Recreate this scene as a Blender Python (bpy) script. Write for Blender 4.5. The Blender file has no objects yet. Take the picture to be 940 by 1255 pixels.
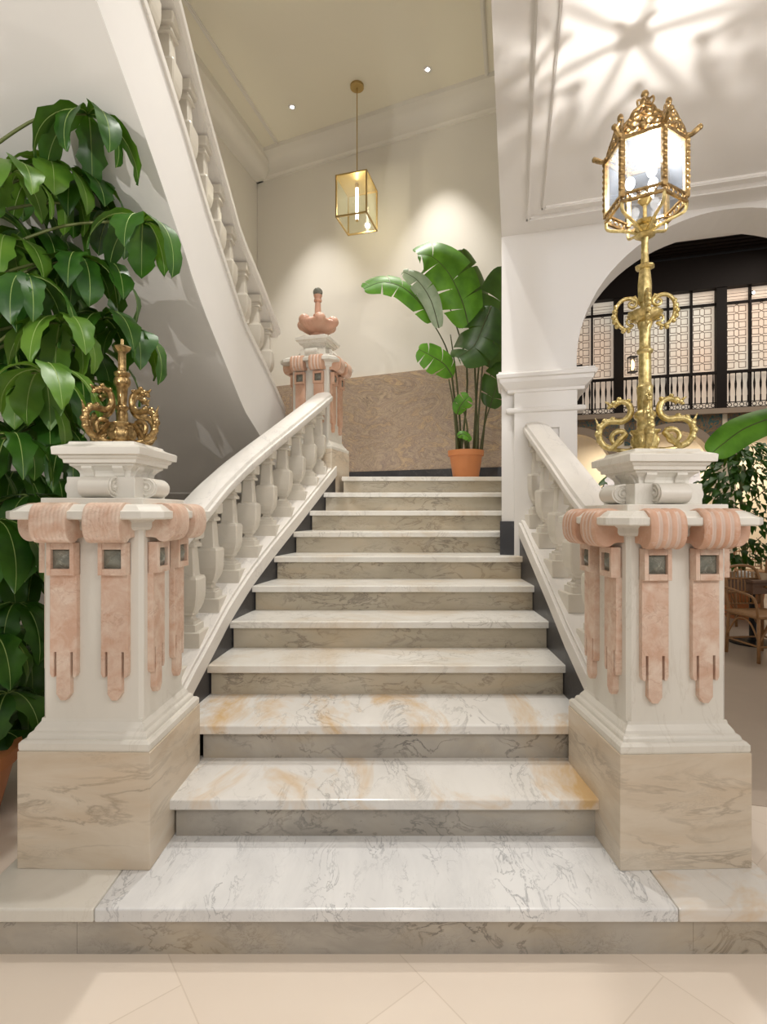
import bpy, bmesh, math, random
from mathutils import Vector, Matrix
R = math.radians
random.seed(7)
scene = bpy.context.scene
COL = scene.collection
EYE = 1.456
F = 640.0

def at(px, py, D):
    """world point lying at image position (px,py) of the 940x1255 frame at depth D"""
    return Vector(((px - 470) / F * D, D, EYE - (py - 627.5) / F * D))

# ------------------------------------------------------------------ materials
def new_mat(name):
    m = bpy.data.materials.new(name); m.use_nodes = True
    nt = m.node_tree; nt.nodes.clear()
    out = nt.nodes.new('ShaderNodeOutputMaterial')
    b = nt.nodes.new('ShaderNodeBsdfPrincipled')
    nt.links.new(b.outputs[0], out.inputs[0])
    return m, nt, b, out

def N(nt, kind, **kw):
    n = nt.nodes.new('ShaderNode' + kind)
    for k, v in kw.items():
        setattr(n, k, v)
    return n

def ramp(nt, fac, stops):
    r = N(nt, 'ValToRGB')
    el = r.color_ramp.elements
    while len(el) < len(stops): el.new(0.5)
    for e, (p, c) in zip(el, stops):
        e.position = p
        e.color = (c, c, c, 1) if isinstance(c, (int, float)) else (*c, 1)
    nt.links.new(fac, r.inputs[0])
    return r.outputs[0]

def mix(nt, fac, a, b, mode='MIX'):
    m = N(nt, 'Mix', data_type='RGBA', blend_type=mode)
    for sock, v in ((m.inputs[0], fac), (m.inputs[6], a), (m.inputs[7], b)):
        if isinstance(v, (int, float)): sock.default_value = v
        elif isinstance(v, tuple): sock.default_value = (*v, 1)
        else: nt.links.new(v, sock)
    return m.outputs[2]

def coords(nt, rot=(0, 0, 0), scale=(1, 1, 1), loc=(0, 0, 0), kind='pos'):
    if kind == 'pos':
        g = N(nt, 'NewGeometry'); o = g.outputs['Position']
    else:
        g = N(nt, 'TexCoord'); o = g.outputs['Object']
    mp = N(nt, 'Mapping')
    mp.inputs['Location'].default_value = loc
    mp.inputs['Rotation'].default_value = rot
    mp.inputs['Scale'].default_value = scale
    nt.links.new(o, mp.inputs[0])
    return mp.outputs[0]

def noise(nt, vec, scale, detail=4, rough=.55, dist=0.0, out=0):
    n = N(nt, 'TexNoise')
    n.inputs['Scale'].default_value = scale
    n.inputs['Detail'].default_value = detail
    n.inputs['Roughness'].default_value = rough
    n.inputs['Distortion'].default_value = dist
    nt.links.new(vec, n.inputs['Vector'])
    return n.outputs[out]

def math_(nt, op, a, b=0.0):
    n = N(nt, 'Math', operation=op)
    for s, v in ((n.inputs[0], a), (n.inputs[1], b)):
        if isinstance(v, (int, float)): s.default_value = v
        else: nt.links.new(v, s)
    return n.outputs[0]

def bump(nt, b, h, strength=.1, dist=.01):
    bp = N(nt, 'Bump'); bp.inputs['Strength'].default_value = strength
    bp.inputs['Distance'].default_value = dist
    nt.links.new(h, bp.inputs['Height']); nt.links.new(bp.outputs[0], b.inputs['Normal'])

def marble(name, base, cloud, vein, rot=(0, 0, 0), stretch=(1, 1, 1), vscale=3.0, vwidth=.035,
           vamt=.8, cloudamt=.5, stain=None, stainamt=.0, rough=.25, cscale=2.5, stain_scale=1.6):
    m, nt, b, out = new_mat(name)
    v = coords(nt, rot, stretch)
    c = noise(nt, v, cscale, 5, .6, .6)
    col = mix(nt, math_(nt, 'MULTIPLY', ramp(nt, c, [(.35, 0), (.7, 1)]), cloudamt), base, cloud)
    n = noise(nt, v, vscale, 6, .62, .9)
    a = math_(nt, 'ABSOLUTE', math_(nt, 'SUBTRACT', n, .5))
    vm = ramp(nt, a, [(0, 1), (vwidth, .0)])
    n2 = noise(nt, v, vscale * .55, 3, .5, .3)
    vm = math_(nt, 'MULTIPLY', vm, ramp(nt, n2, [(.42, 0), (.62, 1)]))
    n3 = noise(nt, v, vscale * 2.6, 7, .7, 1.6)
    a3 = math_(nt, 'ABSOLUTE', math_(nt, 'SUBTRACT', n3, .5))
    vm = math_(nt, 'MAXIMUM', vm, math_(nt, 'MULTIPLY', ramp(nt, a3, [(0, 1), (vwidth * .8, 0)]),
               math_(nt, 'MULTIPLY', ramp(nt, noise(nt, v, vscale * .8, 2), [(.5, 0), (.68, 1)]), .6)))
    col = mix(nt, math_(nt, 'MULTIPLY', vm, vamt), col, vein)
    if stain:
        s = noise(nt, v, stain_scale, 5, .65, .8)
        col = mix(nt, math_(nt, 'MULTIPLY', ramp(nt, s, [(.48, 0), (.68, 1)]), stainamt), col, stain)
    nt.links.new(col, b.inputs['Base Color'])
    b.inputs['Roughness'].default_value = rough
    return m

def plain(name, col, rough=.5, metal=0.0, var=.0, vscale=8, bumpamt=0, spec=None):
    m, nt, b, out = new_mat(name)
    if var:
        v = coords(nt)
        n = noise(nt, v, vscale, 4)
        c2 = tuple(max(0, x * (1 - var)) for x in col)
        nt.links.new(mix(nt, n, col, c2), b.inputs['Base Color'])
        if bumpamt: bump(nt, b, n, bumpamt)
    else:
        b.inputs['Base Color'].default_value = (*col, 1)
    b.inputs['Roughness'].default_value = rough
    b.inputs['Metallic'].default_value = metal
    if spec is not None: b.inputs['Specular IOR Level'].default_value = spec
    return m

M = {}
M['plaster'] = plain('plaster_white', (.78, .75, .71), .7, var=.03, vscale=3)
M['plaster_dim'] = plain('plaster_cream', (.78, .74, .67), .7, var=.03, vscale=2)
M['ceiling_cream'] = plain('ceiling_cream', (.82, .77, .64), .7)
M['carrara'] = marble('carrara_marble', (.80, .80, .79), (.60, .60, .60), (.16, .17, .19), rot=(0, 0, R(-40)),
                      stretch=(1.5, .6, 1), vscale=9.0, vwidth=.024, vamt=.6, cloudamt=.6, rough=.2, cscale=4)
M['carrara_warm'] = marble('carrara_marble_honey', (.78, .76, .72), (.60, .58, .54), (.26, .25, .24), rot=(0, 0, R(-35)),
                           stretch=(1.3, .6, 1), vscale=4.6, vwidth=.020, vamt=.6, cloudamt=.6, stain=(.62, .39, .15), stainamt=.9,
                           rough=.22, stain_scale=2.1)
M['tread'] = marble('tread_marble', (.80, .78, .73), (.62, .58, .50), (.30, .27, .23), rot=(0, 0, R(15)),
                    stretch=(1, 1.2, 1), vscale=4.2, vwidth=.018, vamt=.55, cloudamt=.5, stain=(.58, .43, .25), stainamt=.55, rough=.22)
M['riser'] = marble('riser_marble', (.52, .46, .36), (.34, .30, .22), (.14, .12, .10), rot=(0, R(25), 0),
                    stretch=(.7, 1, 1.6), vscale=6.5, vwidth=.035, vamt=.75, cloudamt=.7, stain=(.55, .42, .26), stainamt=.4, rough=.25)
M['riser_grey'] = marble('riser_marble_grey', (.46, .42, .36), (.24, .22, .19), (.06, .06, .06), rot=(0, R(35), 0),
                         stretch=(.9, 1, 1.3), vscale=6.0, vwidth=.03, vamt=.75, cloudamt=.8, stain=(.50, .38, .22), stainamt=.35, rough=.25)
M['plinth'] = marble('plinth_marble_beige', (.60, .50, .38), (.74, .67, .56), (.27, .21, .15), rot=(0, R(14), R(10)),
                     stretch=(.7, .7, 2.8), vscale=3.4, vwidth=.045, vamt=.6, cloudamt=.8, stain=(.62, .46, .30), stainamt=.45, rough=.28)
M['shaft'] = marble('shaft_marble_white', (.77, .74, .67), (.64, .61, .54), (.45, .40, .32), rot=(0, 0, 0),
                    stretch=(1, 1, .35), vscale=3.0, vwidth=.012, vamt=.25, cloudamt=.6, rough=.3)
M['rail'] = marble('rail_marble_white', (.78, .74, .68), (.66, .63, .59), (.42, .40, .38), rot=(R(30), 0, 0),
                   stretch=(1.5, .5, 1), vscale=3.5, vwidth=.016, vamt=.4, cloudamt=.6, rough=.42)
M['baluster'] = marble('baluster_marble', (.70, .65, .56), (.58, .54, .47), (.5, .47, .42), vscale=4, vwidth=.01, vamt=.2,
                       cloudamt=.6, rough=.35)
M['pink'] = marble('pink_limestone', (.62, .40, .29), (.76, .62, .51), (.42, .22, .14), vscale=18, vwidth=.035, vamt=.45,
                   cloudamt=1.0, cscale=16, rough=.45)
M['pink_strong'] = marble('pink_limestone_strong', (.56, .31, .20), (.68, .46, .34), (.76, .66, .58), vscale=14, vwidth=.03, vamt=.35,
                          cloudamt=.7, cscale=9, rough=.45)
M['flute_pale'] = plain('pale_flute_stone', (.70, .54, .45), .45, var=.1, vscale=30)
M['terracotta_stone'] = marble('terracotta_pink_stone', (.60, .33, .23), (.66, .42, .30), (.45, .22, .15), vscale=9, vwidth=.03,
                               vamt=.4, cloudamt=.6, cscale=7, rough=.4)
M['green_stone'] = marble('green_serpentine', (.13, .135, .11), (.30, .30, .25), (.5, .5, .44), vscale=22, vwidth=.03, vamt=.5,
                          cloudamt=.7, cscale=20, rough=.12)
M['black'] = marble('black_granite', (.030, .030, .034), (.055, .055, .06), (.16, .15, .15), vscale=7, vwidth=.012, vamt=.5,
                    cloudamt=.8, rough=.35)
def granite():
    m, nt, b, out = new_mat('brown_granite')
    v = coords(nt, (0, R(-28), 0), (.8, 1.0, 1.5))
    wv = noise(nt, v, .9, 3, .55, .4, out=1)
    vm = N(nt, 'VectorMath', operation='MULTIPLY_ADD')
    nt.links.new(wv, vm.inputs[0]); vm.inputs[1].default_value = (3.2, 3.2, 3.2); nt.links.new(v, vm.inputs[2])
    n = noise(nt, vm.outputs[0], 1.3, 9, .78, .9)
    c = ramp(nt, n, [(.30, (.11, .085, .09)), (.38, (.34, .24, .20)), (.43, (.70, .50, .28)), (.47, (.20, .16, .16)), (.51, (.60, .47, .33)), (.56, (.28, .22, .21)), (.61, (.72, .52, .30)), (.67, (.22, .17, .16))])
    n2 = noise(nt, vm.outputs[0], 5, 9, .85, .8)
    c2 = ramp(nt, n2, [(.36, (.10, .08, .085)), (.47, (.58, .44, .30)), (.54, (.26, .20, .19)), (.62, (.66, .48, .28))])
    nt.links.new(mix(nt, .5, c, c2), b.inputs['Base Color']); b.inputs['Roughness'].default_value = .22
    return m
M['granite'] = granite()
def floor_mat():
    m, nt, b, out = new_mat('cream_limestone_tiles')
    v = coords(nt, (0, 0, R(52)), (1, 1, 1), (.3, .1, 0))
    br = N(nt, 'TexBrick')
    nt.links.new(v, br.inputs['Vector'])
    br.offset = .5
    br.inputs['Scale'].default_value = 1.0
    br.inputs['Brick Width'].default_value = .9
    br.inputs['Row Height'].default_value = .6
    br.inputs['Mortar Size'].default_value = .0022
    br.inputs['Color1'].default_value = (.80, .69, .58, 1)
    br.inputs['Color2'].default_value = (.76, .65, .54, 1)
    br.inputs['Mortar'].default_value = (.66, .55, .44, 1)
    n = noise(nt, v, 3, 5, .6)
    col = mix(nt, math_(nt, 'MULTIPLY', n, .35), br.outputs[0], (.86, .80, .70))
    nt.links.new(col, b.inputs['Base Color'])
    b.inputs['Roughness'].default_value = .28
    return m
M['floor'] = floor_mat()
M['hall_floor'] = plain('hall_wood_floor', (.50, .41, .33), .35, var=.12, vscale=5)
def gold(name, c1, c2, rough=.28):
    m, nt, b, out = new_mat(name)
    v = coords(nt)
    n = noise(nt, v, 60, 4, .6)
    nt.links.new(mix(nt, ramp(nt, n, [(.35, 0), (.65, 1)]), c1, c2), b.inputs['Base Color'])
    b.inputs['Metallic'].default_value = .9; b.inputs['Roughness'].default_value = rough
    bump(nt, b, n, .35, .004)
    return m
M['gold'] = gold('antique_gilt_bronze', (.52, .36, .16), (.22, .14, .06))
M['gold_pale'] = gold('pale_gilt_bronze', (.80, .66, .32), (.46, .36, .14), .38)
M['brass'] = plain('brushed_brass', (.50, .36, .15), .3, .9)
M['dark_wood'] = plain('dark_stained_wood', (.012, .007, .005), .6, var=.3, vscale=12, spec=.2)
M['rattan'] = plain('rattan_cane', (.45, .24, .10), .5, var=.45, vscale=30)
M['table_wood'] = plain('table_wood', (.20, .11, .065), .35, var=.3, vscale=18)
M['terracotta'] = plain('terracotta_pot', (.66, .25, .09), .6, var=.15, vscale=6)
M['tracery'] = plain('tracery_brown', (.26, .19, .14), .6)
M['soil'] = plain('dark_soil', (.05, .03, .02), .9, var=.4, vscale=60)
M['stem'] = plain('plant_stem', (.17, .20, .06), .5, var=.3, vscale=20)
M['stem_brown'] = plain('banana_stem', (.10, .11, .035), .5, var=.5, vscale=12)
M['porcelain'] = plain('white_porcelain', (.85, .83, .8), .15)
M['petal'] = plain('white_petal', (.9, .86, .84), .5)
M['black_metal'] = plain('black_metal', (.02, .02, .02), .4, .6)
def leaf_mat(name, c1, c2, rough=.32, sc=9):
    m, nt, b, out = new_mat(name)
    v = coords(nt)
    n = noise(nt, v, sc, 3, .5)
    col = mix(nt, ramp(nt, n, [(.35, 0), (.65, 1)]), c1, c2)
    nt.links.new(col, b.inputs['Base Color'])
    b.inputs['Roughness'].default_value = rough
    tr = N(nt, 'BsdfTranslucent'); nt.links.new(mix(nt, .5, col, (.25, .45, .02)), tr.inputs[0])
    ms = N(nt, 'MixShader'); ms.inputs[0].default_value = .22
    nt.links.new(b.outputs[0], ms.inputs[1]); nt.links.new(tr.outputs[0], ms.inputs[2])
    nt.links.new(ms.outputs[0], out.inputs[0])
    return m
M['leaf'] = leaf_mat('umbrella_tree_leaf', (.016, .075, .008), (.045, .150, .014), .38)
M['leaf_light'] = leaf_mat('umbrella_tree_leaf_pale', (.08, .20, .02), (.14, .28, .03), .38)
M['midrib'] = plain('leaf_midrib', (.30, .42, .12), .5)
M['banana'] = leaf_mat('banana_leaf', (.06, .21, .010), (.13, .36, .025), .5, 6)
M['banana_dark'] = leaf_mat('banana_leaf_dark', (.020, .060, .012), (.045, .12, .02), .4, 6)
M['banana_grey'] = leaf_mat('banana_leaf_underside', (.28, .36, .24), (.42, .50, .36), .5, 8)
def glass(name, tint, milk, fac, rough=.08):
    m, nt, b, out = new_mat(name)
    nt.nodes.remove(b)
    tp = N(nt, 'BsdfTransparent'); tp.inputs[0].default_value = (*tint, 1)
    tl = N(nt, 'BsdfTranslucent'); tl.inputs[0].default_value = (*milk, 1)
    gl = N(nt, 'BsdfGlossy'); gl.inputs[0].default_value = (1, 1, 1, 1); gl.inputs['Roughness'].default_value = rough
    a = N(nt, 'MixShader'); a.inputs[0].default_value = fac
    nt.links.new(tp.outputs[0], a.inputs[1]); nt.links.new(tl.outputs[0], a.inputs[2])
    c = N(nt, 'MixShader'); c.inputs[0].default_value = .03
    nt.links.new(a.outputs[0], c.inputs[1]); nt.links.new(gl.outputs[0], c.inputs[2])
    nt.links.new(c.outputs[0], out.inputs[0])
    return m
M['frosted'] = glass('seeded_lantern_glass', (.78, .82, .88), (.90, .95, 1.0), .016)
M['clear'] = glass('clear_pendant_glass', (.95, .95, .88), (.9, .9, .8), .03)
def emit(name, col, s):
    m, nt, b, out = new_mat(name)
    b.inputs['Base Color'].default_value = (*col, 1)
    b.inputs['Emission Color'].default_value = (*col, 1)
    b.inputs['Emission Strength'].default_value = s
    return m
M['bulb'] = emit('lit_bulb', (1, .95, .88), 9)
M['tube'] = emit('lit_tube', (1, .93, .78), 14)
M['down'] = emit('downlight_lens', (1, .97, .92), 60)
M['amber'] = emit('amber_lamp_glass', (1, .55, .20), 5)
def window_mat():
    m, nt, b, out = new_mat('lit_frosted_window')
    v = coords(nt, (0, 0, 0), (1, 1, 1))
    n = noise(nt, v, .7, 2)
    c = ramp(nt, n, [(.35, (.74, .57, .44)), (.65, (.70, .65, .55))])
    nt.links.new(c, b.inputs['Base Color']); nt.links.new(c, b.inputs['Emission Color'])
    b.inputs['Emission Strength'].default_value = .46
    b.inputs['Roughness'].default_value = .3
    return m
M['window'] = window_mat()
def frieze_mat():
    m, nt, b, out = new_mat('painted_mosaic_frieze')
    v = coords(nt, (0, 0, R(16)), (1, 1, 1))
    n = noise(nt, v, 5, 3, .5, 2.5)
    c = ramp(nt, n, [(.3, (.02, .07, .09)), (.44, (.06, .12, .10)), (.5, (.30, .13, .03)), (.55, (.05, .09, .10)), (.66, (.28, .16, .05))])
    nt.links.new(c, b.inputs['Base Color']); b.inputs['Roughness'].default_value = .4
    return m
M['frieze'] = frieze_mat()
M['arch_band'] = plain('arch_band_taupe', (.36, .28, .21), .6, var=.1)
M['cream_wall'] = plain('cream_hall_wall', (.86, .76, .60), .7, var=.04)

# ------------------------------------------------------------------ mesh helpers
class MB:
    def __init__(s): s.bm = bmesh.new()
    def poly(s, pts):
        return s.bm.faces.new([s.bm.verts.new(p) for p in pts])
    def loft(s, rings, cap=True, close=True):
        vs = [[s.bm.verts.new(p) for p in r] for r in rings]
        n = len(vs[0])
        for a, b in zip(vs, vs[1:]):
            for i in range(n if close else n - 1):
                j = (i + 1) % n
                try: s.bm.faces.new((a[i], a[j], b[j], b[i]))
                except ValueError: pass
        if cap:
            try: s.bm.faces.new(list(reversed(vs[0]))); s.bm.faces.new(vs[-1])
            except ValueError: pass
    def box(s, x0, x1, y0, y1, z0, z1, mat=None):
        c = [(x0, y0), (x1, y0), (x1, y1), (x0, y1)]
        r = [[Vector((x, y, z)) for x, y in c] for z in (z0, z1)]
        if mat: r = [[mat @ p for p in q] for q in r]
        s.loft(r)
    def bar(s, a, b, w, h=None):
        a, b = Vector(a), Vector(b); h = h or w
        d = (b - a).normalized()
        up = Vector((0, 0, 1)) if abs(d.z) < .9 else Vector((1, 0, 0))
        u = d.cross(up).normalized(); v = u.cross(d).normalized()
        s.loft([[p + u * i * w / 2 + v * j * h / 2 for i, j in ((-1, -1), (1, -1), (1, 1), (-1, 1))] for p in (a, b)])
    def tube(s, pts, rad, n=8, cap=True):
        pts = [Vector(p) for p in pts]
        rad = rad if isinstance(rad, (list, tuple)) else [rad] * len(pts)
        rings = []; prev = None
        for i, p in enumerate(pts):
            d = (pts[min(i + 1, len(pts) - 1)] - pts[max(i - 1, 0)])
            if d.length < 1e-9: d = Vector((0, 0, 1))
            d.normalize()
            if prev is None:
                up = Vector((0, 0, 1)) if abs(d.z) < .9 else Vector((1, 0, 0))
                u = d.cross(up).normalized()
            else:
                u = (prev - d * prev.dot(d))
                u = u.normalized() if u.length > 1e-6 else d.orthogonal().normalized()
            prev = u; v = d.cross(u)
            rings.append([p + (u * math.cos(t) + v * math.sin(t)) * rad[i] for t in [2 * math.pi * k / n for k in range(n)]])
        s.loft(rings, cap)
    def lathe(s, prof, n=24, c=(0, 0, 0), flute=0, nf=0, cap=True):
        c = Vector(c); rings = []
        for r, z in prof:
            rings.append([c + Vector(((r * (1 + flute * math.cos(nf * t))) * math.cos(t), (r * (1 + flute * math.cos(nf * t))) * math.sin(t), z))
                          for t in [2 * math.pi * k / n for k in range(n)]])
        s.loft(rings, cap)
    def square(s, prof, ch=0.0, c=(0, 0)):
        """square-plan moulding from (half width, z) pairs, corners cut by ch"""
        rings = []
        for h, z in prof:
            if ch:
                k = min(ch, h * .5)
                pl = [(-h + k, -h), (h - k, -h), (h, -h + k), (h, h - k), (h - k, h), (-h + k, h), (-h, h - k), (-h, -h + k)]
            else:
                pl = [(-h, -h), (h, -h), (h, h), (-h, h)]
            rings.append([Vector((c[0] + x, c[1] + y, z)) for x, y in pl])
        s.loft(rings)
    def sphere(s, c, r, sc=(1, 1, 1), u=12, v=8):
        rings = []
        c = Vector(c)
        for i in range(v + 1):
            th = math.pi * i / v
            rr = max(math.sin(th), .02) * r
            rings.append([c + Vector((rr * math.cos(t) * sc[0], rr * math.sin(t) * sc[1], -math.cos(th) * r * sc[2]))
                          for t in [2 * math.pi * k / u for k in range(u)]])
        s.loft(rings)
    def prism(s, pts, a, b):
        """pts -> function giving 3D from (2D point, offset)"""
        s.loft([[a(p) for p in pts], [b(p) for p in pts]])
    def build(s, name, mat, parent=None, smooth=False, bevel=0, loc=None, rotz=0, mats=None, seg=2, autosm=None):
        bmesh.ops.recalc_face_normals(s.bm, faces=s.bm.faces[:])
        me = bpy.data.meshes.new(name); s.bm.to_mesh(me); s.bm.free()
        o = bpy.data.objects.new(name, me); COL.objects.link(o)
        for m in (mats or [mat]): me.materials.append(m)
        if smooth:
            for p in me.polygons: p.use_smooth = True
            if autosm is not None:
                me.set_sharp_from_angle(angle=R(autosm))
        if bevel:
            b = o.modifiers.new('bevel', 'BEVEL'); b.width = bevel; b.segments = seg; b.limit_method = 'ANGLE'; b.angle_limit = R(40)
        if parent: o.parent = parent
        if loc is not None: o.location = loc
        if rotz: o.rotation_euler = (0, 0, rotz)
        return o

def tag(o, label=None, cat=None, group=None, kind=None):
    if label: o['label'] = label
    if cat: o['category'] = cat
    if group: o['group'] = group
    if kind: o['kind'] = kind
    return o
def struct(o, label=None):
    o['kind'] = 'structure'
    if label: o['label'] = label
    return o
def thing(name, label, cat, loc=(0, 0, 0), rz=0, group=None):
    o = bpy.data.objects.new(name, None); COL.objects.link(o)
    o.empty_display_size = .1
    o.location = loc; o.rotation_euler = (0, 0, rz)
    return tag(o, label, cat, group)
def child(src, parent, mat=None):
    c = src.copy(); COL.objects.link(c); c.parent = parent
    return c
def copy_tree(o, parent=None):
    c = o.copy(); COL.objects.link(c); c.parent = parent
    for ch in list(o.children): copy_tree(ch, c)
    return c
def smooth_path(pts, k=6):
    pts = [Vector(p) for p in pts]; out = []
    n = len(pts)
    for i in range(n - 1):
        p0 = pts[max(i - 1, 0)]; p1 = pts[i]; p2 = pts[i + 1]; p3 = pts[min(i + 2, n - 1)]
        for j in range(k):
            t = j / k
            out.append(.5 * ((2 * p1) + (p2 - p0) * t + (2 * p0 - 5 * p1 + 4 * p2 - p3) * t * t + (3 * p1 - p0 - 3 * p2 + p3) * t ** 3))
    out.append(pts[-1]); return out
def lerp_table(tab):
    def f(x):
        if x <= tab[0][0]:
            a, b = tab[0], tab[1]
        elif x >= tab[-1][0]:
            a, b = tab[-2], tab[-1]
        else:
            for a, b in zip(tab, tab[1:]):
                if a[0] <= x <= b[0]: break
        t = (x - a[0]) / (b[0] - a[0])
        return a[1] + (b[1] - a[1]) * t
    return f

# ------------------------------------------------------------------ staircase
r_, t_ = .163, .32
XP = lambda y: .868 + .249 * (y - 3.855)
D = {0: 1.70, 1: 2.05, 2: 2.365}
for i in range(3, 11): D[i] = 2.739 + (i - 3) * t_
Z = {i: (i + 1) * r_ for i in range(11)}
line = lambda y: .652 + (y - 2.739) * .509
XLt = [(2.3, -.95), (2.55, -.94), (2.74, -.924), (3.06, -.900), (3.38, -.850), (3.70, -.775), (4.02, -.692), (4.34, -.613), (4.66, -.534), (4.98, -.455)]
XL = lerp_table(XLt)
XRt = [(2.3, .955), (2.74, .955), (3.06, .968), (3.38, .976), (3.70, .985), (4.1, .99)]
XR = lerp_table(XRt)
LAND = Z[10]

stairs = thing('marble_staircase', 'broad flight of white and honey veined marble steps rising to the landing', 'staircase', (0, D[0], 0))
def P_(o):   # parent keeping world coordinates baked in mesh
    o.parent = stairs; o.location = (0, -D[0], 0); return o
OV = .035
# platform (first broad step)
plat = [(-1.37, D[0]), (-1.36, 1.86), (-1.36, 2.42), (1.37, 2.42), (1.37, 1.86), (1.37, D[0])]
def slab_poly(mb, pts, z0, z1):
    mb.loft([[Vector((x, y, z0)) for x, y in pts], [Vector((x, y, z1)) for x, y in pts]])
# three slabs: left piece, middle piece, right piece
for (xa, xb, nm, mt) in ((-1.372, -.945, 'tread', 'shaft'), (-.943, .962, 'tread', 'carrara'), (.964, 1.372, 'tread', 'carrara_warm')):
    mb = MB(); mb.box(xa, xb, D[0], D[1] + .08 if abs(xa) < 1 and xb < 1 else 2.42, Z[0] - .045, Z[0])
    o = P_(mb.build('tread', M[mt], bevel=.006))
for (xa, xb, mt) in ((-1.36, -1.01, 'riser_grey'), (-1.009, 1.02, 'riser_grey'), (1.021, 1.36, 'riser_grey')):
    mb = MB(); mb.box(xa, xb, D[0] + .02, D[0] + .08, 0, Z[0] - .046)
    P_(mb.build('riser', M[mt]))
for i in range(1, 11):
    y0 = D[i]; y1 = (D[i + 1] if i < 10 else D[10] + .34) + OV + .03
    if i == 1: pl = [(-.852, y0), (.872, y0), (.862, y1), (-.842, y1)]
    elif i == 2: pl = [(-.846, y0), (.866, y0), (1.0, y0 + .1), (1.0, y1), (-1.0, y1), (-1.0, y0 + .1)]
    elif i < 10: pl = [(XL(y0) - .012, y0), (XR(y0) + .012 if i < 7 else XP(y0), y0), (XR(y1) + .012 if i < 6 else XP(y1) - .004, y1), (XL(y1) - .03, y1)]
    else: pl = [(-.40, y0), (XP(y0), y0), (XP(y1), y1), (-.34, y1)]
    if i == 1: pl = [(-.866, y0), (.886, y0), (.886, y1), (-.866, y1)]
    mb = MB(); slab_poly(mb, pl, Z[i] - .042, Z[i])
    P_(mb.build('tread', M['carrara_warm' if i in (1, 2) else 'tread'], bevel=.006))
    w0 = -.84 if i < 3 else XL(y0 + OV) - .005
    w1 = .86 if i < 3 else (XR(y0) + .01 if i < 7 else XP(y0) + .008)
    if i == 10: w0 = -.395
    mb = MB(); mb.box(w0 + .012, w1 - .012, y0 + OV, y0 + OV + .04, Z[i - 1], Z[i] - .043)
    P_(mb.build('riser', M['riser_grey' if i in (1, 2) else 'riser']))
# black granite skirtings following the strings
def strip_solid(mb, ys, xa, xb, z0, z1):
    mb.loft([[Vector((xa(y), y, z0(y))), Vector((xb(y), y, z0(y))), Vector((xb(y), y, z1(y))), Vector((xa(y), y, z1(y)))] for y in ys])
def yr(a, b, n): return [a + (b - a) * k / n for k in range(n + 1)]
mb = MB(); strip_solid(mb, yr(2.38, 4.97, 26), lambda y: XL(y) - .20, XL, lambda y: 0, lambda y: line(y) + .004)
P_(mb.build('skirting', M['black']))['label'] = 'black granite skirting under the left string'
mb = MB(); strip_solid(mb, yr(2.38, 3.84, 12), XR, lambda y: XR(y) + .20, lambda y: 0, lambda y: line(y) + .104)
P_(mb.build('skirting', M['black']))['label'] = 'black granite skirting under the right string'

# ------------------------------------------------------------------ balustrades
BAL = [(.060, 0), (.060, .15), (.048, .152), (.048, .175), (.034, .185), (.028, .20), (.028, .215), (.040, .235), (.040, .25), (.050, .275),
       (.060, .32), (.066, .38), (.068, .44), (.068, .545), (.062, .57), (.046, .575), (.043, .60), (.040, .70), (.036, .80), (.035, .825),
       (.052, .83), (.052, .855), (.044, .87), (.040, .875), (.040, .895), (.058, .90), (.062, .915), (.062, 1.0)]
def baluster_mesh(h):
    mb = MB(); mb.square([(a, z * h) for a, z in BAL], ch=.007)
    o = mb.build('baluster', M['baluster'], bevel=.0)
    return o
RAIL = [(-.070, 0), (.070, 0), (.075, .018), (.094, .030), (.100, .060), (.098, .072), (.086, .078), (.078, .098), (.050, .112), (0, .118),
        (-.050, .112), (-.078, .098), (-.086, .078), (-.098, .072), (-.100, .060), (-.094, .030), (-.075, .018)]
def sweep_rail(mb, path, prof=RAIL):
    rings = []
    for i, p in enumerate(path):
        d = path[min(i + 1, len(path) - 1)] - path[max(i - 1, 0)]
        nrm = Vector((d.y, -d.x, 0)).normalized()
        rings.append([p + nrm * a + Vector((0, 0, b)) for a, b in prof])
    mb.loft(rings)
bal_src = None
def balustrade(name, label, ycs, cx, zbot, ya, yb, rail_ext, rail_top, xin, xout, group, cat='balustrade'):
    """cx(y) centre line, zbot(y) string underside"""
    global bal_src
    y0 = ycs[0]
    root = thing(name, label, cat, (cx(y0), y0, 0))
    off = Vector((-cx(y0), -y0, 0))
    def pr(o): o.parent = root; o.location = off; return o
    mb = MB(); strip_solid(mb, yr(ya, yb, 24), xin, xout, zbot, lambda y: zbot(y) + .095)
    # small fillet moulding on top of the string
    strip_solid(mb, yr(ya, yb, 24), lambda y: xin(y) + (.018 if xout(y) > xin(y) else -.018), lambda y: xout(y), lambda y: zbot(y) + .095, lambda y: zbot(y) + .118)
    pr(mb.build('string', M['rail'], bevel=.004))
    H = .60
    for y in ycs:
        zt = zbot(y) + .118
        if bal_src is None:
            o = baluster_mesh(H); bal_src = o
        else:
            o = bal_src.copy(); COL.objects.link(o)
        o.parent = root; o.location = Vector((cx(y), y, zt + rail_top - H + .005)) + off
        mb = MB(); mb.box(-.085, .085, -.085, .085, 0, .10)
        b = mb.build('baluster_block', M['baluster'], bevel=.003)
        b.parent = o; b.location = (0, 0, -.045)
    mb = MB(); sweep_rail(mb, [Vector((cx(y), y, zbot(y) + .118 + rail_top)) for y in yr(*rail_ext, 26)])
    pr(mb.build('handrail', M['rail'], smooth=True, autosm=35))
    return root
cL = lambda y: XL(y) - .115
cR = lambda y: XR(y) + .120
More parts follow.
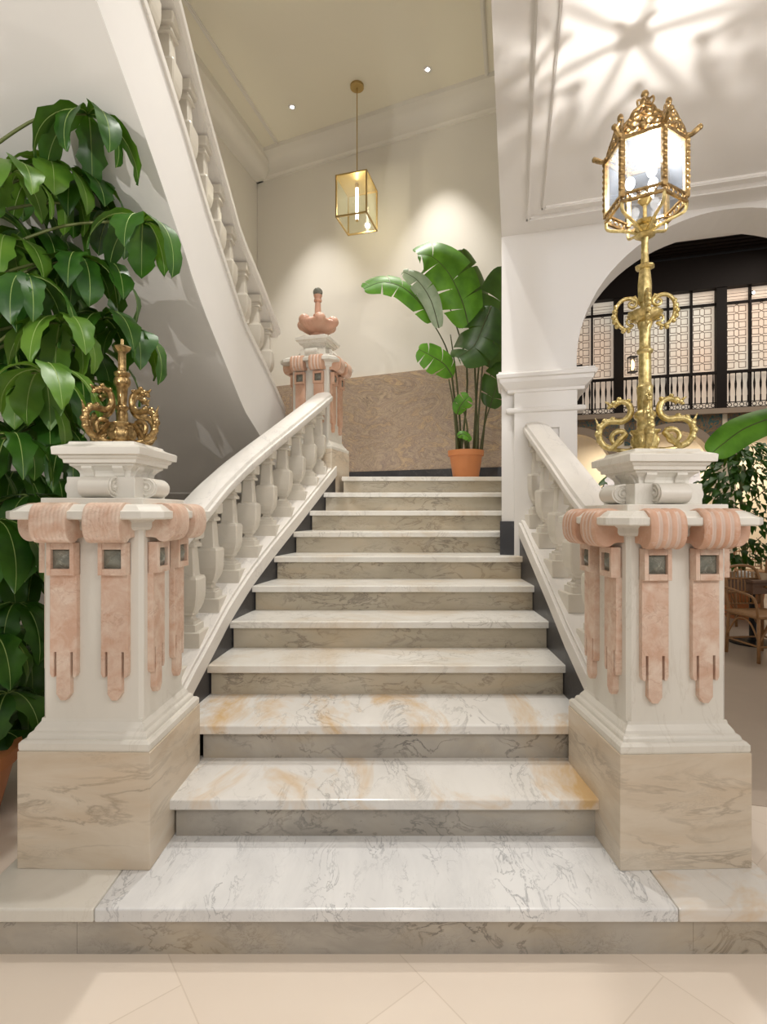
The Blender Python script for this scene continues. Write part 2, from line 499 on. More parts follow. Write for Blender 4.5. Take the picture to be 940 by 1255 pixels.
bL = balustrade('stone_balustrade', 'curved pale marble balustrade climbing from the left front pedestal to the landing', 
                [2.52 + .262 * k for k in range(9)] + [4.84], cL, lambda y: line(y) + .002, 2.36, 4.99, (2.28, 4.96), .575,
                lambda y: XL(y) + .008, lambda y: XL(y) - .23, None)
bR = balustrade('stone_balustrade', 'straight pale marble balustrade running from the right front pedestal to the white pier',
                [2.60 + .30 * k for k in range(4)] + [3.74], cR, lambda y: line(y) + .10, 2.36, 3.875, (2.28, 3.86), .60,
                lambda y: XR(y) - .008, lambda y: XR(y) + .235, None)

# ------------------------------------------------------------------ pedestals
def curl_mesh(ribs, amp, w=.130):
    prof = [(.17, 1.298), (.215, 1.309), (.255, 1.311), (.280, 1.303), (.295, 1.285), (.302, 1.258), (.302, 1.225), (.296, 1.198), (.280, 1.177), (.258, 1.168), (.238, 1.172), (.225, 1.182), (.20, 1.185), (.17, 1.185)]
    pp = smooth_path([(a, b, 0) for a, b in prof], 3)
    nx = 36
    mb = MB(); rings = []
    for i in range(len(pp)):
        p = pp[i]; d = pp[min(i + 1, len(pp) - 1)] - pp[max(i - 1, 0)]
        n = Vector((-d.y, d.x, 0)).normalized()
        k = min(1, i / 4) * min(1, max(0, (len(pp) - 10 - i)) / 5)
        row = []
        for j in range(nx + 1):
            u = j / nx
            e = amp * k * (abs(math.sin(math.pi * ribs * u)) - .5)
            q = p + n * e
            row.append(Vector(((u - .5) * w, -q.x, q.y)))
        rings.append(row)
    vs = [[mb.bm.verts.new(p) for p in r] for r in rings]
    for a, b in zip(vs, vs[1:]):
        for i in range(nx):
            f = mb.bm.faces.new((a[i], a[i + 1], b[i + 1], b[i]))
            ph = ((i + .5) / nx * ribs) % 1
            if ribs < 9 and .06 < (i + .5) / nx < .94 and min(ph, 1 - ph) < .17 and vs.index(a) in range(9, 27): f.material_index = 1
    mb.bm.faces.new([r[0] for r in vs]); mb.bm.faces.new([r[-1] for r in reversed(vs)])
    # side volute spirals
    return mb
def strip_pts(w):
    h = w / 2; g = .009; t = .026
    return [(-h, 1.06), (-h, .69), (-h + .006, .676), (-t - g, .676), (-t - g, .768), (-t, .768), (-t, .615), (-t + .016, .592), (t - .016, .592), (t, .615),
            (t, .768), (t + g, .768), (t + g, .676), (h - .006, .676), (h, .69), (h, 1.06)]
SH = .188
def pedestal(loc, rz, label, sz=1.0, pinkm='pink', ribs=9, amp=.004, group=None, base='plinth'):
    root = thing('newel_pedestal', label, 'pedestal', loc, rz, group)
    root.scale = (1, 1, sz)
    mb = MB(); mb.square([(.243, 0), (.243, .42)])
    mb.build('plinth', M[base], root, bevel=.003)
    mb = MB(); mb.square([(.238, .4205), (.240, .428), (.240, .447), (.232, .456), (.222, .458), (.220, .468), (.216, .475), (.207, .480), (.203, .490), (.190, .508), (SH, .520)])
    mb.build('base_moulding', M['shaft'], root)
    mb = MB(); mb.square([(SH, .518), (SH, 1.24)], ch=.014)
    mb.build('shaft', M['shaft'], root)
    mb = MB(); mb.square([(SH + .004, 1.205), (.212, 1.212), (.215, 1.222), (.215, 1.240), (.225, 1.2505), (.286, 1.251), (.292, 1.256), (.292, 1.280), (.280, 1.284), (.264, 1.298), (.250, 1.306)], ch=.058)
    mb.build('cap', M['shaft'], root, bevel=.002)
    mb = MB(); mb.square([(.192, 1.300), (.192, 1.330)]); mb.square([(.132, 1.33), (.132, 1.411)])
    mb.build('scroll_block', M['shaft'], root, bevel=.003)
    for k in range(4):
        mb = MB(); cz = 1.372; cy = -.140; rr = .0395
        n = 20
        mb.loft([[Vector((x, cy + rr * math.cos(a) * 1.15, cz + rr * math.sin(a))) for a in [2 * math.pi * q / n for q in range(n)]] for x in (-.058, .058)])
        for sx in (-1, 1):
            sp = []
            for q in range(26):
                a = q / 25 * 4.2 * math.pi; rad = .034 * (1 - q / 25) + .004
                sp.append((sx * .060, cy + rad * math.cos(a + 1) * 1.1, cz + rad * math.sin(a + 1)))
            mb.tube(sp, .0045, 5)
            mb.sphere((sx * .058, cy, cz), .010)
        mb.build('scroll', M['shaft'], root, smooth=True, autosm=40, rotz=k * math.pi / 2)
    mb = MB(); mb.square([(.100, 1.411), (.100, 1.425), (.104, 1.436), (.116, 1.448), (.126, 1.455), (.126, 1.462), (.140, 1.463), (.142, 1.476), (.150, 1.482), (.154, 1.492), (.168, 1.493), (.170, 1.520), (.166, 1.523), (.130, 1.536), (.126, 1.546)])
    mb.build('upper_cap', M['shaft'], root, bevel=.0015)
    for k in range(4):
        for sx in (-.06, .06):
            mb = MB()
            mb.loft([[Vector((x, -.100 - a, 1.415 + b)) for a, b in ((0, 0), (.006, 0), (.010, .012), (.024, .030), (.024, .046), (0, .046))] for x in (sx - .02, sx + .02)])
            mb.build('bracket', M['shaft'], root, rotz=k * math.pi / 2)
    for k in range(4):
        for sx in (-1, 1):
            mb = MB(); pts = strip_pts(.100)
            mb.loft([[Vector((x, -SH - .022, z)) for x, z in pts], [Vector((x, -SH + .002, z)) for x, z in pts]])
            # block holding the stone tile
            q = .051; a0, a1 = 1.049, 1.166; c = .035; cz = 1.1075
            y0 = -SH - .042; y1 = -SH + .002
            mb.box(-q, q, y1 - .0, y1 - .01, a0, a1)
            for bx in ((-q, -c, a0, a1), (c, q, a0, a1), (-c, c, a0, cz - c), (-c, c, cz + c, a1)):
                mb.box(bx[0], bx[1], y0, y1, bx[2], bx[3])
            ps = mb.build('pilaster_strip', M[pinkm], root, bevel=.002, rotz=k * math.pi / 2)
            ps.location = Matrix.Rotation(k * math.pi / 2, 3, 'Z') @ Vector((sx * .095, 0, 0))
            mb = MB()
            ring = lambda h, y: [Vector((-h, y, cz - h)), Vector((h, y, cz - h)), Vector((h, y, cz + h)), Vector((-h, y, cz + h))]
            mb.loft([ring(.0355, -SH - .01), ring(.0355, -SH - .026), ring(.029, -SH - .030), ring(.003, -SH - .044)])
            mb.build('stone_tile', M['green_stone'], ps)
            cm = curl_mesh(ribs, amp)
            if ribs == 9:
                for q2 in range(4):
                    cm.sphere(((q2 - 1.5) * .030, -.291, 1.192), .0045, u=8, v=6)
            cm.build('curl', None, ps, smooth=True, autosm=50, mats=[M['pink_strong' if ribs < 9 else pinkm], M['flute_pale']])
    return root
pedestal((-1.080, 2.13, Z[0]), R(-1.2), 'white and pink marble pedestal at the left foot of stairs under short gilt stem', 1.012, 'pink', 9, .0014)
pedestal((1.087, 2.13, Z[0]), R(1.8), 'white and pink marble pedestal at the right foot of the stairs carrying the tall lantern', .994, 'pink', 4, .007)
pedestal((-.652, 5.190, Z[9]), R(-16), 'white and pink marble pedestal at the head of the stairs carrying the pink urn', 1.0, 'pink_strong', 4, .004)

# urn finial on the landing pedestal
ux, uy, uz = -.652, 5.19, Z[9] + 1.546
root = thing('urn_finial', 'lobed pinkish stone urn with slim neck and dark ball on the landing pedestal', 'finial', (ux, uy, uz), R(-16))
mb = MB(); mb.lathe([(.085, 0), (.090, .012), (.075, .03), (.075, .045)], 20); mb.build('foot', M['terracotta_stone'], root, smooth=True, autosm=40)
mb = MB()
prof = [(.07, .04), (.09, .05), (.13, .075), (.17, .105), (.195, .135), (.19, .150), (.165, .165), (.12, .185), (.07, .20), (.04, .205)]
mb.lathe(prof, 48, flute=.10, nf=6)
for k in range(6):
    a = k * math.pi / 3
    mb.sphere((math.cos(a) * .160, math.sin(a) * .160, .150), .058, (1, 1, .95), 14, 10)
mb.build('bowl', M['terracotta_stone'], root, smooth=True)
mb = MB(); mb.lathe([(.055, .195), (.045, .215), (.036, .225), (.047, .228), (.047, .236), (.033, .240), (.030, .32), (.028, .365), (.038, .37), (.040, .385), (.030, .392), (.036, .41), (.044, .43), (.040, .435)], 20)
mb.build('neck', M['terracotta_stone'], root, smooth=True, autosm=40)
mb = MB(); mb.sphere((0, 0, .462), .048, (1, 1, .95), 16, 10); mb.build('ball', M['green_stone'], root, smooth=True)

# ------------------------------------------------------------------ gilt lamps
def spiral(c, r0, r1, a0, a1, n=18):
    return [(c[0] + (r0 + (r1 - r0) * k / n) * math.cos(a0 + (a1 - a0) * k / n), c[1] + (r0 + (r1 - r0) * k / n) * math.sin(a0 + (a1 - a0) * k / n)) for k in range(n + 1)]
def rad2d(pts, ang, c=(0, 0)):
    return [Vector((c[0] + p[0] * math.cos(ang), c[1] + p[0] * math.sin(ang), p[1])) for p in pts]
def foot_mb(ang, s=1.0):
    mb = MB()
    vol = spiral((.098, .058), .006, .040, R(60), R(60 + 500), 26)
    tail = [(.125, .018), (.155, .035), (.172, .070), (.168, .105), (.145, .128), (.115, .132), (.085, .130), (.062, .145), (.052, .170), (.060, .198), (.085, .212), (.110, .203), (.118, .192)]
    p = smooth_path([(a, b, 0) for a, b in tail], 5)
    pts = vol[:-3] + [(q.x, q.y) for q in p]
    pts = [(a * s, b * s) for a, b in pts]
    n = len(pts)
    rad = [(.004 + .009 * min(1, i / 26)) * s * (1.0 if i < n * .82 else .85) for i in range(n)]
    mb.tube(rad2d(pts, ang), rad, 8)
    # flat base bar and acanthus bumps along the outer loop
    mb.tube(rad2d([(.02 * s, .012 * s), (.07 * s, .008 * s), (.125 * s, .016 * s)], ang), [.012 * s, .010 * s, .008 * s], 6)
    for (a, b, r) in ((.150, .030, .014), (.170, .055, .015), (.176, .082, .016), (.170, .110, .015), (.150, .132, .014), (.120, .140, .013)):
        q = rad2d([(a * s, b * s)], ang)[0]; mb.sphere(q, r * s, (1, 1, 1), 8, 6)
    for (a, b, r) in ((.112, .205, .017), (.128, .198, .012), (.096, .224, .010), (.136, .190, .008), (.060, .215, .010)):
        q = rad2d([(a * s, b * s)], ang)[0]; mb.sphere(q, r * s, (1, 1, .8), 8, 6)
    q = rad2d([(.135 * s, .206 * s), (.15 * s, .216 * s)], ang); mb.tube(q, [.007 * s, .002 * s], 6)
    q = rad2d([(.172 * s, .11 * s), (.188 * s, .15 * s)], ang); mb.tube(q, [.008 * s, .001], 6)
    return mb
BELL = [(.050, 0), (.056, .006), (.056, .012), (.046, .018), (.050, .03), (.052, .05), (.046, .068), (.050, .074), (.056, .082), (.056, .088), (.036, .092)]
ROT = R(-20)
def lamp_foot(root, mat):
    for k in range(4):
        foot_mb(ROT + k * math.pi / 2).build('scroll_foot', mat, root, smooth=True)
    mb = MB(); mb.lathe(BELL, 24, flute=.06, nf=8)
    for k in range(8):
        a = k * math.pi / 4
        mb.sphere((.047 * math.cos(a), .047 * math.sin(a), .045), .017, (.6, .6, 1.2), 8, 6)
    mb.build('base', mat, root, smooth=True, autosm=60)
lx, ly, lz = -1.066, 2.13, Z[0] + 1.546 * 1.012
root = thing('lamp_base', 'short gilt bronze lamp base with scrolling dragon feet and no lantern on the left pedestal', 'lamp base', (lx, ly, lz))
lamp_foot(root, M['gold'])
mb = MB(); mb.lathe([(.030, .09), (.022, .10), (.022, .13), (.018, .14), (.026, .15), (.026, .157), (.017, .165), (.019, .20), (.022, .235), (.030, .245), (.033, .258), (.030, .272), (.024, .276), (.030, .284), (.031, .295), (.020, .302)], 16)
mb.lathe([(.018, .30), (.016, .31), (.0155, .375), (.019, .382)], 8)
mb.lathe([(.019, .38), (.030, .39), (.033, .398), (.026, .404), (.016, .408), (.006, .410), (.006, .432)], 16, flute=.14, nf=6)
mb.build('stem', M['gold'], root, smooth=True, autosm=40)

LX, LY, LZ = 1.066, 2.13, Z[0] + 1.546 * .994
lamp = thing('lantern_lamp', 'tall gilt bronze lamp post with lit six sided glass lantern on the right pedestal', 'lamp', (LX, LY, LZ))
lamp_foot(lamp, M['gold_pale'])
mb = MB()
mb.lathe([(.036, .09), (.030, .10), (.030, .13), (.040, .14), (.042, .155), (.034, .165), (.028, .17), (.030, .26), (.032, .265), (.026, .275), (.024, .285), (.024, .33), (.023, .40),
          (.030, .405), (.031, .415), (.024, .42), (.021, .43), (.0215, .50), (.026, .51), (.030, .525), (.024, .535)], 20, flute=.05, nf=8)
mb.lathe([(.022, .530), (.050, .540), (.062, .555), (.066, .566), (.060, .572), (.030, .574), (.018, .58), (.016, .61), (.020, .62)], 24, flute=.07, nf=10)
mb.lathe([(.020, .61), (.026, .63), (.027, .68), (.022, .73), (.020, .745), (.034, .75), (.037, .756), (.030, .762), (.016, .768), (.0145, .80), (.0135, .87), (.018, .875)], 16, flute=.08, nf=6)
mb.lathe([(.018, .872), (.030, .876), (.040, .883), (.033, .890), (.024, .895), (.030, .902), (.040, .910), (.036, .918), (.020, .922), (.038, .930), (.045, .936), (.010, .940)], 20, flute=.05, nf=8)
mb.build('column', M['gold_pale'], lamp, smooth=True, autosm=50)
for k in range(4):
    a = ROT + k * math.pi / 2
    mb = MB()
    s1 = spiral((.048, .610), .004, .020, R(200), R(200 - 430), 20)
    mid = smooth_path([(.052, .634, 0), (.080, .632, 0), (.103, .610, 0), (.110, .575, 0), (.100, .535, 0), (.072, .508, 0), (.040, .512, 0), (.028, .530, 0)], 4)
    s2 = spiral((.052, .542), .020, .004, R(240), R(240 + 430), 18)
    pts = s1[:-1] + [(q.x, q.y) for q in mid[:-8]]
    mb.tube(rad2d(pts, a), [.004 + .004 * min(1, i / 20) for i in range(len(pts))], 6)
    mb.tube(rad2d(s2, a), .005, 6)
    mb.tube(rad2d([(.072, .508), (.052, .515), (.042, .524)], a), .006, 6)
    mb.tube(rad2d([(.060, .628), (.036, .640), (.016, .600)], a), .005, 6)
    for (x, z, r) in ((.112, .585, .012), (.115, .565, .013), (.112, .545, .012), (.104, .525, .010), (.108, .605, .010), (.080, .503, .010), (.060, .500, .008)):
        mb.sphere(rad2d([(x, z)], a)[0], r, (1, 1, 1), 8, 6)
    mb.build('scroll_arm', M['gold_pale'], lamp, smooth=True)
# lantern, z values relative to lamp base
zb = 2.707 - LZ; zt = 2.925 - LZ; RH = .147
hexv = [(RH * math.cos(R(-90 + 60 * k)), RH * math.sin(R(-90 + 60 * k))) for k in range(6)]
body = MB()
for k in range(6):
    x, y = hexv[k]
    body.bar((x, y, zb - .012), (x, y, zt + .02), .018)
    for q in range(9):
        body.sphere((x * 1.03, y * 1.03, zb + .02 + q * .024), .0115, (1, 1, 1), 6, 5)
    x2, y2 = hexv[(k + 1) % 6]
    body.bar((x, y, zt), (x2, y2, zt), .010, .016)
    body.bar((x, y, zb), (x2, y2, zb), .010, .008)
    body.bar((x * 1.02, y * 1.02, zb - .030), (x2 * 1.02, y2 * 1.02, zb - .030), .010, .010)
    # pierced gallery along bottom rim
    for q in range(5):
        u = (q + .5) / 5
        cx_, cy_ = (x + (x2 - x) * u) * 1.01, (y + (y2 - y) * u) * 1.01
        dx, dy = (x2 - x) / RH * .013, (y2 - y) / RH * .013
        body.tube([(cx_ + dx * math.cos(t), cy_ + dy * math.cos(t), zb - .015 + .012 * math.sin(t)) for t in [R(30 * w) for w in range(13)]], .0028, 5)
    # outward finials at the top corners
    body.tube([(x, y, zt + .01), (x * 1.12, y * 1.12, zt + .012), (x * 1.25, y * 1.25, zt + .025), (x * 1.34, y * 1.34, zt + .040)], [.010, .009, .011, .006], 6)
    body.sphere((x * 1.30, y * 1.30, zt + .03), .013, (1, 1, .8), 8, 6)
body.build('lantern_frame', M['gold'], lamp, smooth=True, autosm=40)
for k in range(6):
    x, y = hexv[k]; x2, y2 = hexv[(k + 1) % 6]
    mb = MB(); a, b = Vector((x, y, 0)) * .985, Vector((x2, y2, 0)) * .985
    n = Vector((a.x + b.x, a.y + b.y, 0)).normalized() * .002
    mb.loft([[a + n + Vector((0, 0, z)), b + n + Vector((0, 0, z)), b - n + Vector((0, 0, z)), a - n + Vector((0, 0, z))] for z in (zb, zt)])
    mb.build('glass_pane', M['frosted'], lamp)
    # cresting scrolls
    mb = MB(); mx, my = (x + x2) / 2, (y + y2) / 2
    ex, ey = (x2 - x) / RH, (y2 - y) / RH
    def C(u, w, lean=.25):
        sc = 1 - lean * max(w, 0) / .15
        return Vector((mx * sc + ex * u, my * sc + ey * u, zt + .008 + w))
    for sgn in (-1, 1):
        for (cu, cw, r, a0, a1) in ((.024, .034, .022, -90, 330), (.050, .022, .016, 90, 460), (.022, .078, .015, -60, 320), (.044, .058, .012, 0, 380)):
            pts = [C(sgn * (cu + r * (1 - .5 * q / 14) * math.cos(R(a0 + (a1 - a0) * q / 14))), cw + r * (1 - .5 * q / 14) * math.sin(R(a0 + (a1 - a0) * q / 14))) for q in range(15)]
            mb.tube(pts, .0055, 5)
        pts = [C(sgn * u, w) for u, w in ((.072, .0), (.068, .045), (.048, .066), (.036, .095), (.012, .112), (0, .122))]
        mb.tube(smooth_path(pts, 4), .0055, 6)
    mb.sphere(C(0, .018), .016, (1, 1, 1), 8, 6); mb.sphere(C(0, .128), .013, (1, 1, 1.4), 8, 6); mb.sphere(C(0, .05), .009, (1, 1, 1.4), 8, 6)
    mb.sphere(C(.05, .045), .009, u=8, v=6); mb.sphere(C(-.05, .045), .009, u=8, v=6)
    mb.build('cresting', M['gold'], lamp, smooth=True)
mb = MB()
for k in range(6):
    x, y = hexv[k]
    pts = smooth_path([(x, y, zt + .015), (x * .8, y * .8, zt + .07), (x * .35, y * .35, zt + .12), (0, 0, zt + .15)], 4)
    mb.tube(pts, .006, 6)
mb.lathe([(.018, zt + .145), (.024, zt + .155), (.014, zt + .165), (.010, zt + .185), (.020, zt + .195), (.020, zt + .21), (.010, zt + .22), (.016, zt + .232), (.012, zt + .245), (.003, zt + .25)], 12)
for k in range(4):
    a = k * math.pi / 2 + .4
    mb.tube(rad2d(spiral((.028, zt + .19), .018, .006, R(-80), R(260), 12), a), .0045, 5)
mb.build('crown', M['gold'], lamp, smooth=True, autosm=50)
mb = MB()
for k in range(6):
    x, y = hexv[k]
    pts = smooth_path([(x, y, zb - .03), (x * .95, y * .95, zb - .065), (x * .55, y * .55, zb - .085), (x * .25, y * .25, zb - .105), (x * .1, y * .1, zb - .115)], 4)
    mb.tube(pts, [.0065] * len(pts), 6)
mb.tube([(0, 0, zb - .115), (0, 0, zb + .02)], .008, 8)
mb.lathe([(.012, zb + .0), (.028, zb + .02), (.020, zb + .035), (.014, zb + .05)], 12)
mb.build('basket', M['gold_pale'], lamp, smooth=True, autosm=50)
mb = MB()
for k in range(3):
    a = R(-90 + 120 * k)
    mb.tube([(0, 0, zb + .03), (.05 * math.cos(a), .05 * math.sin(a), zb + .05), (.055 * math.cos(a), .055 * math.sin(a), zb + .085)], .006, 6)
    mb.sphere((.055 * math.cos(a), .055 * math.sin(a), zb + .105), .019, (1, 1, 1.35), 12, 8)
mb.build('bulb', M['bulb'], lamp, smooth=True)
def point(name, loc, e, col, rad=.02):
    l = bpy.data.lights.new(name, 'POINT'); l.energy = e; l.color = col; l.shadow_soft_size = rad
    o = bpy.data.objects.new(name, l); o.location = loc; COL.objects.link(o); return o
def spot(name, loc, target, e, col, size, blend=.5, rad=.03):
    l = bpy.data.lights.new(name, 'SPOT'); l.energy = e; l.color = col; l.spot_size = R(size); l.spot_blend = blend; l.shadow_soft_size = rad
    o = bpy.data.objects.new(name, l); o.location = loc; COL.objects.link(o)
    o.rotation_euler = (Vector(target) - Vector(loc)).to_track_quat('-Z', 'Y').to_euler(); return o
def area(name, loc, target, e, col, sx, sy=None):
    l = bpy.data.lights.new(name, 'AREA'); l.energy = e; l.color = col; l.shape = 'RECTANGLE'; l.size = sx; l.size_y = sy or sx
    o = bpy.data.objects.new(name, l); o.location = loc; COL.objects.link(o)
    o.rotation_euler = (Vector(target) - Vector(loc)).to_track_quat('-Z', 'Y').to_euler(); return o

# ------------------------------------------------------------------ room shell
CZ = EYE + 4.90      # stairwell ceiling
HZ = EYE + 2.03      # hall ceiling
U = Vector((math.cos(R(16)), -math.sin(R(16)), 0))      # along the arched wall
V = Vector((math.sin(R(14)), math.cos(R(14)), 0))       # into the building
A0 = Vector((.872, 3.855, 0))
cornerBL = Vector((-1.78, 7.37, 0)); wb_dir = (Vector((1.26, 6.07, 0)) - cornerBL).normalized()
wl_dir = Vector((-.255, -.967, 0)).normalized()
def wall(name, a, b, z0, z1, th, mat, side=1):
    """wall slab from a to b, thickness th to the left(side=1) of a->b"""
    d = (b - a).normalized(); n = Vector((-d.y, d.x, 0)) * side * th
    mb = MB(); mb.loft([[p + Vector((0, 0, z)) for p in (a, b, b + n, a + n)] for z in (z0, z1)])
    return struct(mb.build(name, mat))
backR = cornerBL + wb_dir * 4.2
wall('wall_back', cornerBL, backR, 0, CZ + .1, .2, M['plaster_dim'], 1)
leftF = cornerBL + wl_dir * 9.2
wall('wall_left', leftF, cornerBL + V * .3, 0, CZ + .1, .2, M['plaster_dim'], 1)
# right wall of stairwell: behind pier, and standing above the hall ceiling edge
rb = A0 + V * 3.2
JO = U * .28
wall('wall_right', A0 + V * .35 + JO, rb + JO, 0, CZ + .1, .08, M['plaster_dim'], -1)
wall('wall_right', A0 + V * .34, A0 + V * .34 + JO, 0, CZ + .1, .1, M['plaster_dim'], 1)
wall('wall_right', A0 - V * 5.5, A0 + V * .4, HZ + .25, CZ + .1, .2, M['plaster_dim'], -1)
# ceilings
mb = MB(); slab_poly(mb, [(-5, -1.5), (1.4, -1.5), (2.4, 7.5), (-2.5, 8.2), (-5, 4)], CZ, CZ + .1); struct(mb.build('ceiling', M['ceiling_cream']))
e0 = A0 - V * 5.5; 
pl = [A0 + U * 6 + V * .35, e0 + U * 6, e0, A0 + V * .35]
mb = MB(); slab_poly(mb, [(p.x, p.y) for p in pl], HZ, HZ + .3); struct(mb.build('ceiling', M['plaster']))
# hall ceiling mouldings: two rectangular frames
def frame_mould(mb, o, lu, lv, w=.03, h=.018, z=HZ):
    c = [o, o + U * lu, o + U * lu - V * lv, o - V * lv]
    for a, b in zip(c, c[1:] + c[:1]):
        d = (b - a).normalized()
        mb.bar(a - d * w / 2 + Vector((0, 0, z - h / 2)), b + d * w / 2 + Vector((0, 0, z - h / 2)), w, h)
        mb.bar(a + Vector((0, 0, z - h)), b + Vector((0, 0, z - h)), w * .45, h)
O1 = Vector((1.0, 3.60, 0)); O2 = Vector((1.065, 3.474, 0))
mb = MB(); frame_mould(mb, O1, 4.6, 4.6); frame_mould(mb, O2, 4.35, 4.35, .024, .014)
struct(mb.build('trim_1', M['plaster']))
# stairwell ceiling panel frame and cornice
mb = MB()
pa = Vector((-1.41, 6.94, 0)); pb = Vector((1.21, 6.06, 0))
for a, b in ((pa, pb), (pa, pa - Vector((.242, .97, 0)) * 5), (pb, pb - Vector((.242, .97, 0)) * 5)):
    mb.bar(a + Vector((0, 0, CZ - .008)), b + Vector((0, 0, CZ - .008)), .045, .016)
    mb.bar(a + Vector((0, 0, CZ - .016)), b + Vector((0, 0, CZ - .016)), .018, .02)
struct(mb.build('trim_2', M['plaster_dim']))
def cornice(name, a, b, prof, mat):
    d = (b - a).normalized(); n = Vector((d.y, -d.x, 0))
    mb = MB(); mb.loft([[p + n * x + Vector((0, 0, CZ - z)) for x, z in prof] for p in (a, b)])
    struct(mb.build(name, mat, smooth=True, autosm=30))
cov = [(-.02, .27), (.03, .27), (.035, .25), (.045, .24)] + [(.05 + .15 * (1 - math.cos(t)), .235 - .18 * math.sin(t)) for t in [R(10 * q) for q in range(10)]] + [(.22, .05), (.25, .045), (.26, 0), (-.02, 0)]
cornice('trim_3', cornerBL - wb_dir * .1, backR, cov, M['plaster_dim'])
cov2 = [(-.02, .27), (.10, .27)] + [(.10 + .13 * math.sin(t), .14 + .13 * math.cos(t)) for t in [R(12 * q) for q in range(1, 8)]] + [(.235, .12), (.25, .10), (.25, 0), (-.02, 0)]
cornice('trim_4', leftF, cornerBL, cov2, M['plaster_dim'])
# granite dado and black skirting on the landing
def band(name, a, b, z0, z1, th, mat, side=-1):
    d = (b - a).normalized(); n = Vector((-d.y, d.x, 0)) * side * th
    mb = MB(); mb.loft([[p + Vector((0, 0, z)) for p in (a, b, b + n, a + n)] for z in (z0, z1)])
    return struct(mb.build(name, mat))
band('trim_5', cornerBL, backR, LAND + .18, EYE + 1.735, .03, M['granite'])
band('baseboard_back', cornerBL, backR, LAND, LAND + .18, .04, M['black'])
band('trim_6', cornerBL - V * 1.2, cornerBL, LAND + .18, EYE + 1.735, .03, M['granite'])
# landing
mb = MB(); slab_poly(mb, [(-.42, 5.30), (1.19, 5.30), (1.06, 4.35), (1.27, 4.29), (1.70, 5.8), (2.2, 6.4), (-1.75, 7.4), (-2.2, 5.9), (-1.0, 5.5)], LAND - .14, LAND)
struct(mb.build('floor', M['carrara']), 'white marble landing')
# floors
mb = MB(); mb.box(-6, 9, -4, 16, -.05, 0); struct(mb.build('floor', M['floor']))
mb = MB(); slab_poly(mb, [(1.37, 2.7), (3.5, 2.2), (14, -1), (14, 13), (3.2, 15), (1.9, 3.9)], 0, .004); struct(mb.build('floor', M['hall_floor']), 'darker floor of the hall')

# arched wall (in s,z coordinates along U)
SC, RR, ZS = 1.451, .930, EYE + 1.015
def sp(s, z, d=0): return A0 + U * s + V * d + Vector((0, 0, z))
arc = [(SC - RR, 0.0), (SC - RR, ZS)] + [(SC - RR * math.cos(t), ZS + .058 + RR * math.sin(t)) for t in [math.pi * q / 40 for q in range(41)]] + [(SC + RR, ZS), (SC + RR, 0)]
mb = MB()
TH = .33
out_l = [(0, 0), (0, HZ + .02)]
top = []
# build front and back faces as quad strips between arc and outer outline
def face_strip(dv):
    pts = []
    for s, z in arc:
        if s <= SC - RR + 1e-6 and z <= ZS + .03: o = (0, z)
        elif s >= SC + RR - 1e-6 and z <= ZS + .03: o = (3.4, z)
        else: o = (s, HZ + .02)
        pts.append(((s, z), o))
    return pts
fs = face_strip(0)
# pier left block
def q4(a, b, c, d_, dv): mb.poly([sp(*a, dv), sp(*b, dv), sp(*c, dv), sp(*d_, dv)])
for dv in (0, TH):
    q4((0, 0), (SC - RR, 0), (SC - RR, ZS), (0, ZS), dv)
    q4((0, ZS), (SC - RR, ZS), (SC - RR, HZ + .02), (0, HZ + .02), dv)
    q4((SC + RR, 0), (3.4, 0), (3.4, ZS), (SC + RR, ZS), dv)
    q4((SC + RR, ZS), (3.4, ZS), (3.4, HZ + .02), (SC + RR, HZ + .02), dv)
    a = [p for p in arc[1:-1]]
    for p, q in zip(a, a[1:]):
        q4(p, q, (q[0], HZ + .02), (p[0], HZ + .02), dv) if abs(p[0] - q[0]) > 1e-6 else None
for p, q in zip(arc, arc[1:]):
    mb.poly([sp(*p, 0), sp(*q, 0), sp(*q, TH), sp(*p, TH)])
mb.poly([sp(0, 0, 0), sp(0, HZ + .02, 0), sp(0, HZ + .02, TH), sp(0, 0, TH)])
mb.poly([sp(3.4, 0, 0), sp(3.4, HZ + .02, 0), sp(3.4, HZ + .02, TH), sp(3.4, 0, TH)])
bmesh.ops.remove_doubles(mb.bm, verts=mb.bm.verts[:], dist=.0005)
struct(mb.build('wall_front', M['plaster']), 'white plaster wall with a round arch beside the stairs')
# pilaster, capital, astragal, base
def sbox(mb, s0, s1, z0, z1, d0, d1):
    mb.loft([[sp(s, z, d) for s, d in ((s0, d0), (s1, d0), (s1, d1), (s0, d1))] for z in (z0, z1)])
def smould(mb, s0, s1, prof, d1, left=True):
    rings = []
    for p, z in prof:
        rings.append([sp(s0 - (p if left else 0), z, -p), sp(s1 + p, z, -p), sp(s1 + p, z, d1), sp(s0 - (p if left else 0), z, d1)])
    mb.loft(rings)
mb = MB()
sbox(mb, .09, SC - RR - .0, 0, EYE + .90, -.04, .02)
K = EYE
smould(mb, .09, SC - RR, [(.04, K + .86), (.05, K + .865), (.05, K + .885), (.06, K + .89), (.075, K + .905), (.10, K + .93), (.105, K + .955), (.12, K + .96), (.125, K + .985), (.11, K + .995), (.11, K + 1.005), (.05, K + 1.012)], TH + .04)
smould(mb, .09, SC - RR, [(.04, K + .715), (.055, K + .722), (.058, K + .735), (.055, K + .748), (.04, K + .755)], .1)
struct(mb.build('trim_7', M['plaster'], bevel=.003), 'white pilaster with moulded capital')
mb = MB()
for s0, s1, z0, z1 in ((.24, .255, -.6, .60), (.40, .415, -.6, .60), (.24, .415, .60, .615)):
    sbox(mb, s0, s1, K + z0, K + z1, -.056, -.03)
struct(mb.build('trim_8', M['plaster']), 'thin panel moulding on the pilaster')
mb = MB(); 
